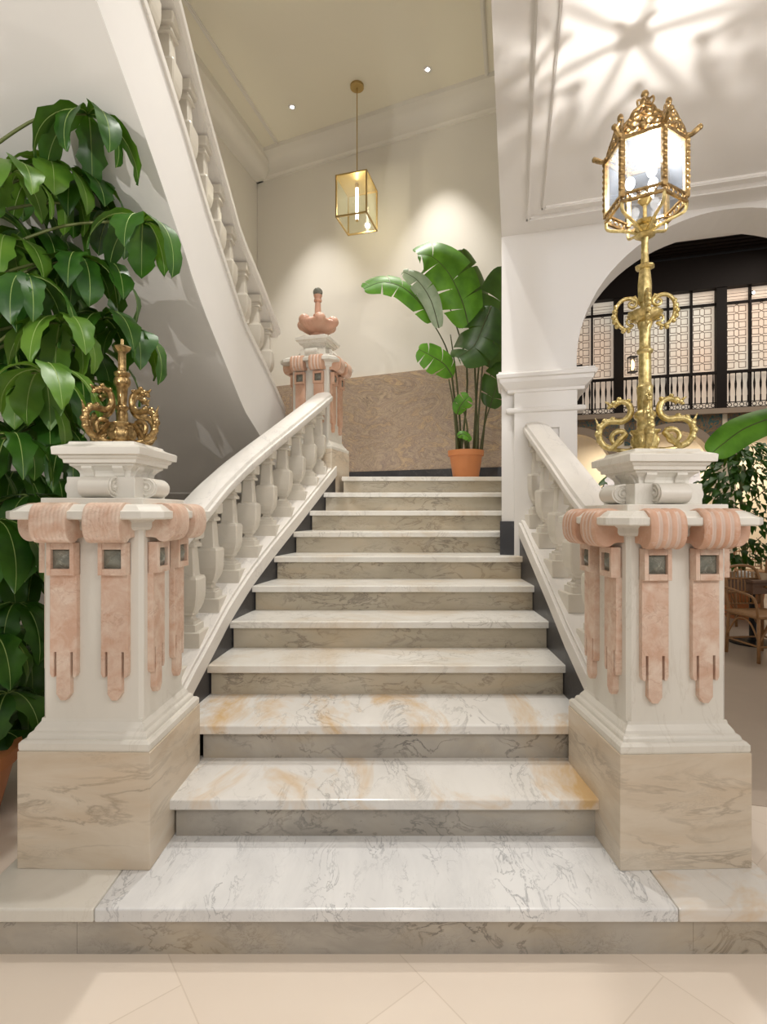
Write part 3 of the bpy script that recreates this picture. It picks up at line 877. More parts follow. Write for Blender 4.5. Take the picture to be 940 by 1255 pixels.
mb.loft([[sp(-.012, z, -.012), sp(.12, z, -.012), sp(.12, z, .2), sp(-.012, z, .2)] for z in (Z[5] - .1, K - .068)])
struct(mb.build('baseboard_right', M['black']), 'black granite block at the foot of the pier')

# ------------------------------------------------------------------ upper flight
pth = [(5.20, -.98, .975), (4.61, -1.05, 1.275), (4.2, -1.12, 1.49), (3.33, -1.135, 1.935), (2.93, -1.125, 2.138), (2.5, -1.13, 2.3625), (1.8, -1.15, 2.72), (.9, -1.18, 3.18)]
UX = lerp_table([(a, b) for a, b, c in reversed(pth)]); UZ = lerp_table([(a, EYE + c) for a, b, c in reversed(pth)])
lowt = [(.9, 2.72), (1.2, 2.55), (2.09, 2.03), (2.47, 1.79), (3.1, 1.377), (4.1, .87), (4.55, .64), (4.9, .42), (5.2, .20), (5.6, .06), (6.2, -.12), (7.3, -.6)]
UL = lerp_table([(a, EYE + b) for a, b in lowt])
XW = lambda y: cornerBL.x + (y - cornerBL.y) * (.255 / .967) + .005
upper = thing('upper_staircase', 'underside and white plaster side of the upper stair flight overhead at the left', 'staircase', (-1.1, 5.2, LAND))
uo = Vector((1.1, -5.2, -LAND))
mb = MB()
ys = yr(.9, 5.25, 34)
UXs = lambda y: UX(y)
mb.loft([[Vector((UXs(y), y, UL(y))), Vector((XW(y), y, UL(y) + .02)), Vector((XW(y), y, UZ(y) - .12)), Vector((UXs(y), y, UZ(y)))] for y in ys])
o = mb.build('flight', M['plaster'], upper, smooth=True, autosm=30); o.location = uo
mb = MB()
ys2 = yr(5.25, 7.3, 12)
XE = lerp_table([(5.25, -.985), (5.5, -1.0), (7.3, -1.7)])
mb.loft([[Vector((XE(y), y, UL(y))), Vector((XW(y), y, UL(y))), Vector((XW(y), y, LAND - .002)), Vector((XE(y), y, LAND - .002))] for y in ys2])
o = mb.build('landing_slab', M['plaster'], upper); o.location = uo
# upper balustrade
ub = thing('stone_balustrade', 'pale marble balustrade of the upper flight climbing above the white plaster curve', 'balustrade', (-1.0, 5.0, EYE + .9))
uo2 = Vector((1.0, -5.0, -EYE - .9))
mb = MB(); ysb = yr(1.0, 5.18, 30)
mb.loft([[Vector((UX(y) + .012, y, UZ(y) - .005)), Vector((UX(y) - .24, y, UZ(y) - .005)), Vector((UX(y) - .24, y, UZ(y) + .05)), Vector((UX(y) + .012, y, UZ(y) + .05))] for y in ysb])
o = mb.build('string', M['rail'], ub, bevel=.004); o.location = uo2
uc = lambda y: UX(y) - .115
y = 4.98
while y > 1.1:
    o = bal_src.copy(); COL.objects.link(o); o.parent = ub; o.location = Vector((uc(y), y, UZ(y) + .10)) + uo2
    mb = MB(); mb.box(-.085, .085, -.085, .085, 0, .10)
    b = mb.build('baluster_block', M['baluster'], bevel=.003); b.parent = o; b.location = (0, 0, -.075)
    y -= .285
mb = MB(); sweep_rail(mb, [Vector((uc(y), y, UZ(y) + .69)) for y in reversed(yr(1.0, 5.12, 30))])
o = mb.build('handrail', M['rail'], ub, smooth=True, autosm=35); o.location = uo2

# ------------------------------------------------------------------ pendant and downlights
pc = Vector((-.304, 6.00, 0))
pend = thing('pendant_light', 'brass box pendant with clear glass and glowing tube hanging over the landing', 'pendant light', (pc.x, pc.y, CZ), R(-16))
mb = MB(); mb.lathe([(.075, -.03), (.078, -.028), (.078, 0)], 32); mb.build('ceiling_rose', M['brass'], pend, smooth=True, autosm=30)
zt_, zb_ = EYE + 3.77 - CZ, EYE + 3.31 - CZ
mb = MB(); mb.tube([(0, 0, -.02), (0, 0, zt_)], .006, 6); mb.build('rod', M['brass'], pend)
mb = MB(); hx, hy = .178, .20
co = [(-hx, -hy), (hx, -hy), (hx, hy), (-hx, hy)]
for i in range(4):
    a, b = co[i], co[(i + 1) % 4]
    for z in (zt_, zb_): mb.bar((*a, z), (*b, z), .016)
    mb.bar((*a, zb_ - .008), (*a, zt_ + .008), .016)
mb.build('frame', M['brass'], pend)
mb = MB(); mb.box(-hx, hx, -hy, hy, zt_ - .004, zt_ + .004); mb.build('top_plate', M['brass'], pend)
for i in range(4):
    a, b = Vector((*co[i], 0)), Vector((*co[(i + 1) % 4], 0))
    mb = MB(); mb.poly([a + Vector((0, 0, zb_)), b + Vector((0, 0, zb_)), b + Vector((0, 0, zt_)), a + Vector((0, 0, zt_))])
    g = mb.build('glass_pane', M['clear'], pend); sol = g.modifiers.new('s', 'SOLIDIFY'); sol.thickness = .004
mb = MB(); mb.tube([(0, 0, zt_), (0, 0, zt_ - .05)], .022, 12); mb.tube([(0, 0, zb_ + .05), (0, 0, zb_ + .03)], .014, 10); mb.build('socket', M['brass'], pend)
mb = MB(); mb.tube([(0, 0, zt_ - .05), (0, 0, zb_ + .05)], .015, 12); mb.build('tube_bulb', M['tube'], pend, smooth=True)
for (px, py, lab) in ((358, 131, 'small round recessed downlight left of the pendant'), (524, 85, 'small round recessed downlight right of the pendant')):
    Dd = F * 4.9 / (627.5 - py)
    X = (px - 470) / F * Dd
    d = thing('downlight', lab, 'downlight', (X, Dd, CZ))
    mb = MB(); mb.lathe([(.020, .0), (.020, -.003), (.032, -.006), (.045, -.006), (.048, 0)], 24, cap=False); mb.build('trim_ring', M['plaster'], d)
    mb = MB(); mb.lathe([(.019, -.004), (.020, 0)], 20); mb.build('lens', M['down'], d)

# ------------------------------------------------------------------ plants
def leaf_blade(mb, pts, wid, up, droop=.0, fold=.25, wave=.0, nw=6, shape=None, seed=0, rib=None):
    """ribbon leaf along pts with half width wid; up = approx surface normal"""
    rnd = random.Random(seed)
    pts = [Vector(p) for p in pts]; n = len(pts) - 1
    rows = []
    for i, p in enumerate(pts):
        t = i / n
        d = (pts[min(i + 1, n)] - pts[max(i - 1, 0)]).normalized()
        side = d.cross(up)
        side = side.normalized() if side.length > 1e-4 else d.orthogonal().normalized()
        nn = side.cross(d).normalized()
        sh = shape(t) if shape else math.sin(math.pi * min(1, t * .96 + .04)) ** .7 * (1 - .25 * t)
        row = []
        ed = 1 + (rnd.uniform(-wave, wave) if 0 < i < n else 0)
        for j in range(-nw // 2, nw // 2 + 1):
            u = j / (nw / 2)
            w = wid * sh * (ed if abs(u) > .9 else 1)
            row.append(p + side * u * w + nn * (abs(u) * fold * wid * sh - u * u * droop * wid) + nn * (wave * wid * .35 * math.sin(t * 14 + u * 2 + seed) * abs(u)))
        rows.append(row)
    vs = [[mb.bm.verts.new(p) for p in r] for r in rows]
    for a, b in zip(vs, vs[1:]):
        for j in range(nw): mb.bm.faces.new((a[j], a[j + 1], b[j + 1], b[j]))
    if rib is not None:
        k = len(mb.bm.faces)
        mb.tube([p + (Vector((0, 0, 0))) for p in pts], [rib * (1 - .75 * i / n) for i in range(n + 1)], 4)
        mb.bm.faces.ensure_lookup_table()
        for f in mb.bm.faces[k:]: f.material_index = 1

def leaf_shape(t):
    return max(.02, math.sin(math.pi * (t ** 1.05)) ** .7)
def umbrella_cluster(mb, hub, L, wid, n, spread, rnd, face=Vector((.1, -1, .2)), droop=1.0):
    """leaflets radiating from hub, arching out and hanging down"""
    a0 = rnd.uniform(0, 6.28)
    for k in range(n):
        a = a0 + 2 * math.pi * k / n + rnd.uniform(-.25, .25)
        l = L * rnd.uniform(.8, 1.15)
        out = Vector((math.cos(a), math.sin(a) * .8, 0))
        pts = []
        pos = hub.copy(); el = R(rnd.uniform(5, 35)) * spread
        m = 11
        for i in range(m + 1):
            pts.append(pos.copy())
            t = i / m
            e = el - droop * R(118) * (t ** .62)
            pos = pos + (out * math.cos(e) + Vector((0, 0, math.sin(e)))) * (l / m)
        side = out.cross(Vector((0, 0, 1)))
        up = Vector((0, 0, 1)) * .5 + out
        leaf_blade(mb, pts, wid * rnd.uniform(.85, 1.15), up, .10, .20, .26, 6, leaf_shape, rnd.randint(0, 999), rib=.0035)
def petiole(mb, a, b, r=.006):
    a, b = Vector(a), Vector(b)
    m = (a + b) / 2 + Vector((0, 0, .06))
    mb.tube(smooth_path([a, m, b], 5), [r * 1.3 - r * .5 * i / 10 for i in range(11)], 6)

# big umbrella tree at the left
pot = Vector((-2.03, 2.40, 0))
tree = thing('potted_umbrella_tree', 'tall umbrella tree with big drooping glossy leaves beside the left pedestal', 'plant', pot)
mb = MB(); mb.lathe([(.20, 0), (.21, .01), (.28, .28), (.30, .28), (.305, .34), (.27, .34), (.26, .30), (.0, .30)], 32)
mb.build('pot', M['terracotta'], tree, smooth=True, autosm=40)
mb = MB(); mb.lathe([(.26, .29), (.15, .31), (.01, .32)], 20); mb.build('soil', M['soil'], tree)
rnd = random.Random(11)
clusters = [  # px, py, D, L, n, light
    (108, 140, 2.35, .34, 7, 0), (60, 205, 2.45, .33, 7, 1), (14, 210, 2.2, .34, 6, 1), (175, 272, 2.45, .34, 7, 0), (92, 225, 2.6, .33, 7, 0),
    (140, 265, 2.75, .30, 6, 0), (40, 290, 2.7, .34, 7, 0), (95, 318, 2.45, .28, 7, 0), (10, 300, 2.35, .32, 6, 1), (128, 330, 2.6, .28, 6, 0),
    (62, 352, 2.8, .34, 7, 0), (15, 378, 2.4, .34, 7, 0), (75, 395, 2.3, .34, 8, 1), (125, 390, 2.55, .30, 7, 0), (160, 405, 2.75, .32, 6, 0),
    (50, 455, 2.15, .36, 7, 1), (5, 450, 2.5, .34, 7, 0), (100, 470, 2.55, .32, 7, 0), (60, 520, 2.5, .32, 7, 0), (15, 535, 2.2, .34, 7, 0),
    (85, 545, 2.42, .30, 6, 0), (38, 610, 2.5, .32, 7, 0), (-5, 640, 2.3, .36, 7, 0), (25, 665, 2.35, .30, 7, 0), (60, 640, 2.7, .32, 7, 0),
    (20, 740, 2.5, .32, 8, 0), (-10, 780, 2.3, .34, 7, 0), (35, 800, 2.7, .30, 7, 0), (10, 850, 2.4, .26, 7, 0), (45, 850, 2.9, .26, 6, 0),
    (30, 250, 2.85, .34, 7, 0), (70, 300, 2.9, .34, 7, 0), (30, 340, 2.2, .34, 7, 0), (100, 430, 2.9, .34, 7, 0), (20, 420, 2.9, .36, 8, 0), (75, 490, 2.9, .36, 8, 0),
    (30, 480, 2.35, .36, 6, 1), (20, 580, 2.8, .36, 8, 0), (70, 590, 2.9, .36, 8, 0), (45, 700, 2.75, .34, 8, 0), (0, 700, 2.6, .36, 8, 0), (30, 770, 2.9, .34, 8, 0),
    (0, 830, 2.8, .30, 8, 0), (30, 880, 2.85, .24, 7, 0), (0, 900, 2.6, .22, 7, 0), (-30, 260, 2.4, .34, 7, 0), (-30, 520, 2.6, .34, 7, 0), (-30, 350, 2.9, .34, 7, 0),
    (-60, 180, 2.5, .34, 7, 0), (-70, 380, 2.4, .34, 7, 0), (-60, 560, 2.4, .34, 7, 0), (-70, 720, 2.5, .34, 7, 0), (-40, 470, 2.8, .34, 7, 0)]
mbd, mbl, mbs = MB(), MB(), MB()
trunk = smooth_path([pot + Vector((.02, 0, .28)), pot + Vector((.10, .0, 1.2)), pot + Vector((.18, -.05, 2.0)), pot + Vector((.24, -.06, 2.7)), pot + Vector((.30, -.1, 3.1))], 6)
trunk2 = smooth_path([pot + Vector((-.06, .05, .28)), pot + Vector((-.1, .1, 1.3)), pot + Vector((.0, .1, 2.2)), pot + Vector((.08, .1, 3.0))], 6)
mbt = MB()
mbt.tube([p - pot for p in trunk], [.028 - .018 * i / len(trunk) for i in range(len(trunk))], 8)
mbt.tube([p - pot for p in trunk2], [.024 - .015 * i / len(trunk2) for i in range(len(trunk2))], 8)
for (px, py, dd, L, n, li) in clusters:
    hub = at(px, py, dd)
    umbrella_cluster(mbl if li else mbd, hub - pot, L * 1.16 * dd / 2.6, .066 * dd / 2.6, n, 1, rnd)
    src = min(trunk + trunk2, key=lambda q: (q - (hub - Vector((0, 0, .25)))).length)
    petiole(mbs, src - pot, hub - pot)
mbt.build('trunk', M['stem'], tree, smooth=True)
mbs.build('petioles', M['stem'], tree, smooth=True)
mbd.build('foliage', None, tree, smooth=True, mats=[M['leaf'], M['midrib']])
mbl.build('foliage', None, tree, smooth=True, mats=[M['leaf_light'], M['midrib']])['label'] = 'paler yellow-green leaves'

# banana plant on the landing
def banana_leaf(root, stem, ribp, wid, mat, normal, seed, stem_mat='stem_brown', torn=True):
    sm = smooth_path(stem, 6); rp = smooth_path(ribp, 7)
    mb = MB(); mb.tube(sm, [.013 - .008 * i / len(sm) for i in range(len(sm))], 7)
    mb.tube(rp, [.006 - .004 * i / len(rp) for i in range(len(rp))], 5)
    mb.build('leaf_stalk', M[stem_mat], root, smooth=True)
    rnd = random.Random(seed); mb = MB(); n = len(rp) - 1
    up = Vector(normal)
    for sgn in (-1, 1):
        rows = []
        for i, p in enumerate(rp):
            t = i / n
            d = (rp[min(i + 1, n)] - rp[max(i - 1, 0)]).normalized()
            side = d.cross(up).normalized() * sgn
            nn = side.cross(d).normalized() * sgn
            w = wid * max(.04, math.sin(math.pi * (t * .93 + .05)) ** .55)
            row = []
            for j in range(6):
                u = j / 5
                row.append(p + side * w * u + d * w * u * .25 + nn * (.22 * w * u - .45 * w * u * u))
            rows.append(row)
        # tear the blade into segments
        i = 0
        while i < n:
            seg = rnd.randint(4, 10) if torn else n
            j = min(n, i + seg)
            off = rnd.uniform(-.06, .06) * wid if torn else 0
            vs = []
            for k in range(i, j + 1):
                d = (rp[min(k + 1, n)] - rp[max(k - 1, 0)]).normalized()
                pinch = 0
                if torn and (k == i and i > 0): pinch = .07
                if torn and (k == j and j < n): pinch = -.07
                vs.append([mb.bm.verts.new(q + d * (pinch * wid * (m / 5) ** 1.5) + Vector((0, 0, off * (m / 5)))) for m, q in enumerate(rows[k])])
            for a, b in zip(vs, vs[1:]):
                for m in range(5): mb.bm.faces.new((a[m], a[m + 1], b[m + 1], b[m]))
            i = j
    return mb.build('leaf', M[mat], root, smooth=True)
bp = Vector((.845, 5.36, LAND))
ban = thing('potted_banana_plant', 'banana plant with broad torn leaves in a terracotta pot on the landing', 'plant', bp)
mb = MB(); mb.lathe([(.125, 0), (.13, .005), (.165, .235), (.180, .235), (.185, .29), (.165, .29), (.155, .26), (.0, .26)], 32); mb.build('pot', M['terracotta'], ban, smooth=True, autosm=40)
mb = MB(); mb.lathe([(.155, .255), (.08, .268), (.01, .27)], 16); mb.build('soil', M['soil'], ban)
def b_(px, py, d=0): return at(px, py, 5.36 + d) - bp
leaves = [
    # stem pts, rib pts, half width, material, normal, seed
    ([(563, 556, 0), (556, 480, 0), (548, 430, -.05), (530, 395, -.1)], [(530, 395, -.1), (515, 372, -.15), (493, 352, -.2), (468, 346, -.25), (446, 354, -.3)], .155, 'banana', (.15, -.85, .5), 1),
    ([(566, 556, .05), (560, 470, .05), (552, 410, .05)], [(538, 402, -.2), (528, 368, -.22), (512, 344, -.24), (494, 333, -.26)], .10, 'banana_grey', (-.3, -.9, .3), 2),
    ([(585, 556, 0), (583, 480, 0), (580, 420, 0), (575, 400, -.05)], [(575, 402, -.05), (566, 368, -.1), (550, 335, -.12), (530, 315, -.15), (512, 312, -.2)], .27, 'banana', (-.25, -.9, .45), 3),
    ([(580, 556, .1), (585, 470, .1), (590, 420, .1)], [(592, 425, .15), (590, 385, .15), (580, 340, .15), (566, 306, .12)], .21, 'banana_dark', (.5, -.85, .1), 4),
    ([(590, 556, .05), (596, 500, .08), (604, 440, .1)], [(598, 450, 0), (606, 415, 0), (614, 370, 0), (622, 330, 0)], .25, 'banana_dark', (.3, -.95, .1), 5),
    ([(583, 556, -.05), (588, 490, -.08), (592, 440, -.1)], [(602, 375, -.12), (592, 400, -.16), (580, 425, -.2), (560, 438, -.24)], .24, 'banana_dark', (-.3, -.9, .5), 6),
    ([(561, 556, -.05), (556, 500, -.1), (550, 465, -.15)], [(555, 462, -.15), (545, 447, -.22), (530, 437, -.28), (513, 428, -.32)], .16, 'banana', (.1, -.95, .2), 7),
    ([(588, 556, 0), (594, 520, 0), (600, 500, 0)], [(600, 500, 0), (606, 482, 0), (614, 462, 0), (625, 448, 0)], .17, 'banana_dark', (.2, -.95, .1), 8),
    ([(575, 556, -.05), (572, 520, -.08), (568, 505, -.1)], [(560, 508, -.1), (564, 498, -.12), (570, 490, -.15), (575, 486, -.16)], .09, 'banana', (.3, -.9, .4), 9),
    ([(572, 556, -.05), (570, 545, -.08), (568, 536, -.1)], [(560, 535, -.1), (566, 532, -.12), (572, 534, -.14), (577, 540, -.15)], .06, 'banana', (.3, -.8, .5), 12),
    ([(565, 556, 0), (572, 450, .1), (545, 360, .1)], [(548, 375, .15), (556, 360, .12), (565, 352, .1), (580, 355, .1)], .10, 'banana', (0, -.8, .6), 10)]
for st, rb_, w, mt, nm, sd in leaves:
    banana_leaf(ban, [b_(*p) for p in st], [b_(*p) for p in rb_], w, mt, nm, sd)
mb = MB()
for (px, dx, h, rr) in ((562, -.01, .34, .03), (583, .01, .40, .032), (572, 0, .25, .02)):
    a = b_(px, 556); a.z = .25
    mb.tube([a, a + Vector((dx, 0, h * .5)), a + Vector((dx * 2, 0, h))], [rr, rr * .8, rr * .45], 8)
mb.build('stem', M['stem_brown'], ban, smooth=True)

# banana plant at the right edge (mostly outside the frame)
bp2 = Vector((3.75, 4.35, 0))
ban2 = thing('potted_banana_plant', 'broad banana leaf reaching in at the right edge beyond the right pedestal', 'plant', bp2)
mb = MB(); mb.lathe([(.16, 0), (.165, .005), (.21, .32), (.23, .32), (.235, .38), (.21, .38), (.20, .34), (0, .34)], 32); mb.build('pot', M['terracotta'], ban2, smooth=True, autosm=40)
def c_(px, py, d): return at(px, py, d) - bp2
banana_leaf(ban2, [Vector((-.05, 0, .36)), Vector((-.1, -.05, 1.3)), c_(1010, 500, 4.2)], [c_(1010, 497, 4.2), c_(960, 508, 4.1), c_(915, 524, 4.0), c_(885, 545, 3.95), c_(872, 556, 3.95)], .12, 'banana', (.15, -.85, .55), 21, torn=False)
banana_leaf(ban2, [Vector((.0, 0, .36)), Vector((.1, .05, 1.2)), Vector((.25, .1, 1.9))], [Vector((.25, .1, 1.9)), Vector((.35, .1, 2.3)), Vector((.6, .1, 2.5)), Vector((.9, .1, 2.4))], .2, 'banana', (0, -.5, .8), 22)

# leafy tree in the hall
fb = Vector((4.95, 7.2, 0))
ft = thing('potted_fig_tree', 'bushy small leaved green tree in the hall behind the right pedestal', 'plant', fb)
mb = MB(); mb.lathe([(.2, 0), (.26, .4), (.28, .45), (.25, .45), (0, .42)], 24); mb.build('pot', M['terracotta'], ft, smooth=True, autosm=40)
mb = MB(); mb.tube([(0, 0, .4), (.03, 0, 1.1), (-.03, 0, 1.7), (0, 0, 2.1)], [.03, .025, .02, .012], 8); 
for k in range(9):
    a = k * 2.4; mb.tube([(0, 0, .9 + k * .12), (.3 * math.cos(a), .3 * math.sin(a), 1.15 + k * .13)], [.010, .005], 5)
mb.build('trunk', M['stem'], ft, smooth=True)
mb = MB(); rnd = random.Random(5)
for k in range(800):
    a = rnd.uniform(0, 6.28); zz = rnd.uniform(.75, 2.4)
    rr = (.58 - .42 * ((zz - 1.5) / .9) ** 2) * rnd.uniform(.4, 1) ** .5
    c = Vector((rr * math.cos(a), rr * math.sin(a), zz))
    out = Vector((math.cos(a), math.sin(a), rnd.uniform(-1.1, .2))).normalized()
    l = rnd.uniform(.13, .20)
    leaf_blade(mb, [c, c + out * l * .5 + Vector((0, 0, .01)), c + out * l - Vector((0, 0, .04))], .042, Vector((rnd.uniform(-.5, .5), -.6, 1)), 0, .2, 0, 2, lambda t: [.1, 1, .05][min(2, int(t * 2 + .5))])
mb.build('foliage', M['leaf'], ft, smooth=True)

# orchids behind right pedestal on a small stand
st = thing('plant_stand', 'slim dark stand behind the right pedestal', 'stand', (1.60, 3.02, 0))
mb = MB(); mb.lathe([(.15, 0), (.15, .02), (.025, .04), (.025, 1.12), (.14, 1.14), (.15, 1.17)], 20); mb.build('post', M['dark_wood'], st, smooth=True, autosm=30)
oc = Vector((1.60, 3.02, 1.17))
orc = thing('potted_orchid', 'white orchid with arching dark stems peeping out behind the right pedestal', 'plant', oc)
mb = MB(); mb.lathe([(.06, 0), (.085, .12), (.09, .13), (.08, .13), (0, .11)], 20); mb.build('pot', M['porcelain'], orc, smooth=True, autosm=40)
mb = MB()
def o_(px, py, d): return at(px, py, d) - oc
for (pts) in ([(811, 640), (790, 600), (760, 580), (745, 588), (738, 600)], [(811, 640), (830, 590), (846, 570), (856, 572)], [(811, 640), (785, 610), (765, 595), (750, 596)]):
    mb.tube(smooth_path([o_(a, b, 3.0) for a, b in pts], 5), .005, 5)
mb.build('flower_stem', M['stem_brown'], orc)
mb = MB()
for (ax, ay, bx, by) in ((765, 600, 735, 606), (768, 592, 733, 596), (770, 604, 748, 612), (840, 600, 862, 596)):
    leaf_blade(mb, smooth_path([o_(ax, ay, 3.0), o_((ax + bx) / 2, min(ay, by) - 6, 3.0), o_(bx, by, 3.0)], 5), .028, Vector((0, -.6, 1)), 0, .2, 0, 4, leaf_shape)
mb.build('leaf', M['banana_dark'], orc, smooth=True)
rnd = random.Random(3)
for (px, py) in ((847, 578), (856, 570), (852, 584), (842, 588), (748, 588), (756, 582), (745, 600)):
    c = o_(px, py, 2.96); mb = MB()
    for k in range(5):
        a = 2 * math.pi * k / 5 + rnd.uniform(0, 1)
        e = Vector((math.cos(a), -.2, math.sin(a))) * .035
        leaf_blade(mb, [c, c + e * .5, c + e], .018, Vector((0, -1, 0)), 0, .1, 0, 2, lambda t: [.3, 1, .3][min(2, int(t * 2 + .5))])
    mb.build('flower', M['petal'], orc, smooth=True)

# ------------------------------------------------------------------ great hall beyond the arch
H0 = Vector((5.547, 10.0, 0)); HU = Vector((math.cos(R(16.4)), -math.sin(R(16.4)), 0)); HV = Vector((math.sin(R(16.4)), math.cos(R(16.4)), 0))
def hp(s, z, d=0): return H0 + HU * s + HV * d + Vector((0, 0, EYE + z))
def hbox(mb, s0, s1, z0, z1, d0, d1):
    mb.loft([[hp(s, z, d) for s, d in ((s0, d0), (s1, d0), (s1, d1), (s0, d1))] for z in (z0, z1)])
MOD = 1.765; C0 = -.9
cols = [C0 + MOD * k for k in range(-2, 4)]
# arcade wall with arches
mb = MB(); ar = .70; zs = .86; ztop = 1.86
mbb = MB()
for a, b in zip(cols, cols[1:]):
    c = (a + b) / 2
    ap = [(c - ar * math.cos(t), zs + ar * math.sin(t) * 1.0) for t in [math.pi * q / 20 for q in range(21)]]
    for p, q in zip(ap, ap[1:]):
        for d in (0, .3): mb.poly([hp(*p, d), hp(*q, d), hp(q[0], ztop, d), hp(p[0], ztop, d)])
        mb.poly([hp(*p, 0), hp(*q, 0), hp(*q, .3), hp(*p, .3)])
        po = lambda w: (c + (w[0] - c) * 1.2, zs + (w[1] - zs) * 1.2)
        p2, q2 = po(p), po(q)
        mbb.loft([[hp(*p, -.06), hp(*p2, -.06), hp(*p2, 0), hp(*p, 0)], [hp(*q, -.06), hp(*q2, -.06), hp(*q2, 0), hp(*q, 0)]])
    hbox(mb, a, c - ar, -EYE, ztop, 0, .3); hbox(mb, c + ar, b, -EYE, ztop, 0, .3)
struct(mb.build('wall_arcade', M['cream_wall']), 'cream arcade wall across the hall')
struct(mbb.build('trim_9', M['arch_band']), 'taupe arch mouldings of the arcade')
mb = MB()
for a, b in zip(cols, cols[1:]):
    c = (a + b) / 2; n = 20; Rr = ar * 1.2
    # painted spandrels
    ap = [(c - Rr * math.cos(t), zs + Rr * math.sin(t)) for t in [math.pi * q / n for q in range(n + 1)]]
    for p, q in zip(ap, ap[1:]):
        z1, z2 = max(p[1], 1.30), max(q[1], 1.30)
        if z1 < 1.82: mb.loft([[hp(p[0], z1, -.012), hp(p[0], 1.83, -.012), hp(p[0], 1.83, 0), hp(p[0], z1, 0)], [hp(q[0], z2, -.012), hp(q[0], 1.83, -.012), hp(q[0], 1.83, 0), hp(q[0], z2, 0)]])
struct(mb.build('trim_10', M['frieze']), 'painted mosaic frieze over the arches')
mb = MB(); hbox(mb, cols[0], cols[-1], 1.83, 1.925, -.12, .3); struct(mb.build('trim_11', M['arch_band']), 'stone ledge of the gallery')
mb = MB(); hbox(mb, cols[0], cols[-1], -EYE, ztop, 1.6, 1.7); struct(mb.build('wall_hall', M['cream_wall']))
# gallery structure
GT = 4.19
mb = MB()
for s in cols: hbox(mb, s - .085 + -.06, s + .085 - .06, 1.92, GT + .1, -.04, .16)
hbox(mb, cols[0], cols[-1], GT, 4.80, -.06, .2)
struct(mb.build('trim_12', M['dark_wood']), 'dark wooden posts and beam of the gallery')
mb = MB(); hbox(mb, -3.2, -1.63, 1.92, 2.95, -.02, .14); struct(mb.build('trim_13', M['dark_wood']), 'dark wooden panel of the gallery')
nw = 0
for bi, (a, b) in enumerate(zip(cols, cols[1:])):
    a2, b2 = a + .025, b - .145
    if b2 < -2.5: continue
    nw += 1
    mb = MB(); hbox(mb, a2, b2, 1.93, GT, .10, .12)
    wn = struct(mb.build('window_%d' % nw, M['window']), 'lit frosted gallery window')
    mb = MB(); pw = (b2 - a2) / 4
    for k in range(1, 4): hbox(mb, a2 + pw * k - .016, a2 + pw * k + .016, 1.93, GT, .02, .10)
    hbox(mb, a2, b2, 3.90, 3.935, .03, .10)
    mb.build('window_frame', M['dark_wood'], wn)
    mb = MB()
    for k in range(4):
        p0 = a2 + pw * k + .02; w = pw - .04
        for rI in range(10):
            zz = 2.70 + rI * .15
            if zz + .1 > 3.9: break
            for cI in (0, 1):
                x0 = p0 + .02 + cI * (w * .5 + .01); x1 = x0 + w * .5 - .06
                for (q0, q1, z0, z1) in ((x0, x1, zz, zz + .009), (x0, x1, zz + .106, zz + .115), (x0, x0 + .009, zz, zz + .115), (x1 - .009, x1, zz, zz + .115)):
                    hbox(mb, q0, q1, z0, z1, .092, .10)
            m_ = p0 + w / 2
            mb.bar(hp(m_ - .035, zz + .11, .096), hp(m_ + .035, zz + .155, .096), .009); mb.bar(hp(m_ + .035, zz + .11, .096), hp(m_ - .035, zz + .155, .096), .009)
        for q in (.30, .70):
            pass
        for rI in range(3): hbox(mb, p0, p0 + w, 3.98 + rI * .06, 3.985 + rI * .06, .092, .10)
    mb.build('tracery', M['tracery'], wn)
    rl = thing('gallery_railing', ['dark wooden gallery railing section hidden behind the white pier', 'dark wooden gallery railing left of the lantern column', 'dark wooden gallery railing right of the lantern column', 'dark wooden gallery railing at the right edge of the picture', 'dark wooden gallery railing beyond the right edge'][min(4, nw - 1)], 'railing', hp((a + b) / 2, 1.925), -R(16.4), 'gallery railings')
    L = b2 - a2; off = (a2 + b2) / 2 - (a + b) / 2
    mb = MB(); mb.box(off - L / 2, off + L / 2, -.03, .02, .66, .71); mb.box(off - L / 2, off + L / 2, -.02, .01, .0, .03); mb.build('rail', M['dark_wood'], rl)
    nb = 16; src = None
    for k in range(nb):
        if src is None:
            mb = MB(); mb.lathe([(.013, 0), (.013, .10), (.008, .12), (.010, .2), (.018, .27), (.020, .33), (.010, .42), (.008, .50), (.013, .53)], 8)
            src = mb.build('baluster', M['dark_wood'], rl, smooth=True); o = src
        else:
            o = src.copy(); COL.objects.link(o)
        o.location = (off - L / 2 + (k + .5) * L / nb, -.005, .13)
    mb = MB(); mb.box(off - L / 2, off + L / 2, -.012, .003, .115, .13)
    nn_ = 16
    for k in range(nn_):
        cx_ = off - L / 2 + (k + .5) * L / nn_
        mb.tube([(cx_ + .035 * math.cos(R(45 * q)), -.005, .073 + .035 * math.sin(R(45 * q))) for q in range(9)], .007, 4)
    mb.build('pierced_band', M['dark_wood'], rl)
# dark slatted hall ceiling
mb = MB()
p0 = A0 + V * .33
slab_poly(mb, [(p0.x + .6, p0.y), (p0.x + 12, p0.y - 3.6), (15, 9), (3.5, 13.5)], EYE + 4.86, EYE + 4.95)
struct(mb.build('ceiling', M['dark_wood']), 'dark timber ceiling of the hall')
mb = MB()
for k in range(44):
    dd = -.25 - k * .14
    sl = (A0 + V * (3.2) - H0).dot(HU) + (dd + 3.2) * .0 + .35
    hbox(mb, sl, 5, 4.80, 4.86, dd, dd + .09)
struct(mb.build('trim_14', M['dark_wood']), 'dark timber slats of the hall ceiling')
# wall above arch on hall side so that the dark ceiling meets it
band('wall_upper', A0 + V * .34 + U * .05, A0 + V * .34 + U * 9, HZ, EYE + 4.95, .1, M['plaster'], 1)
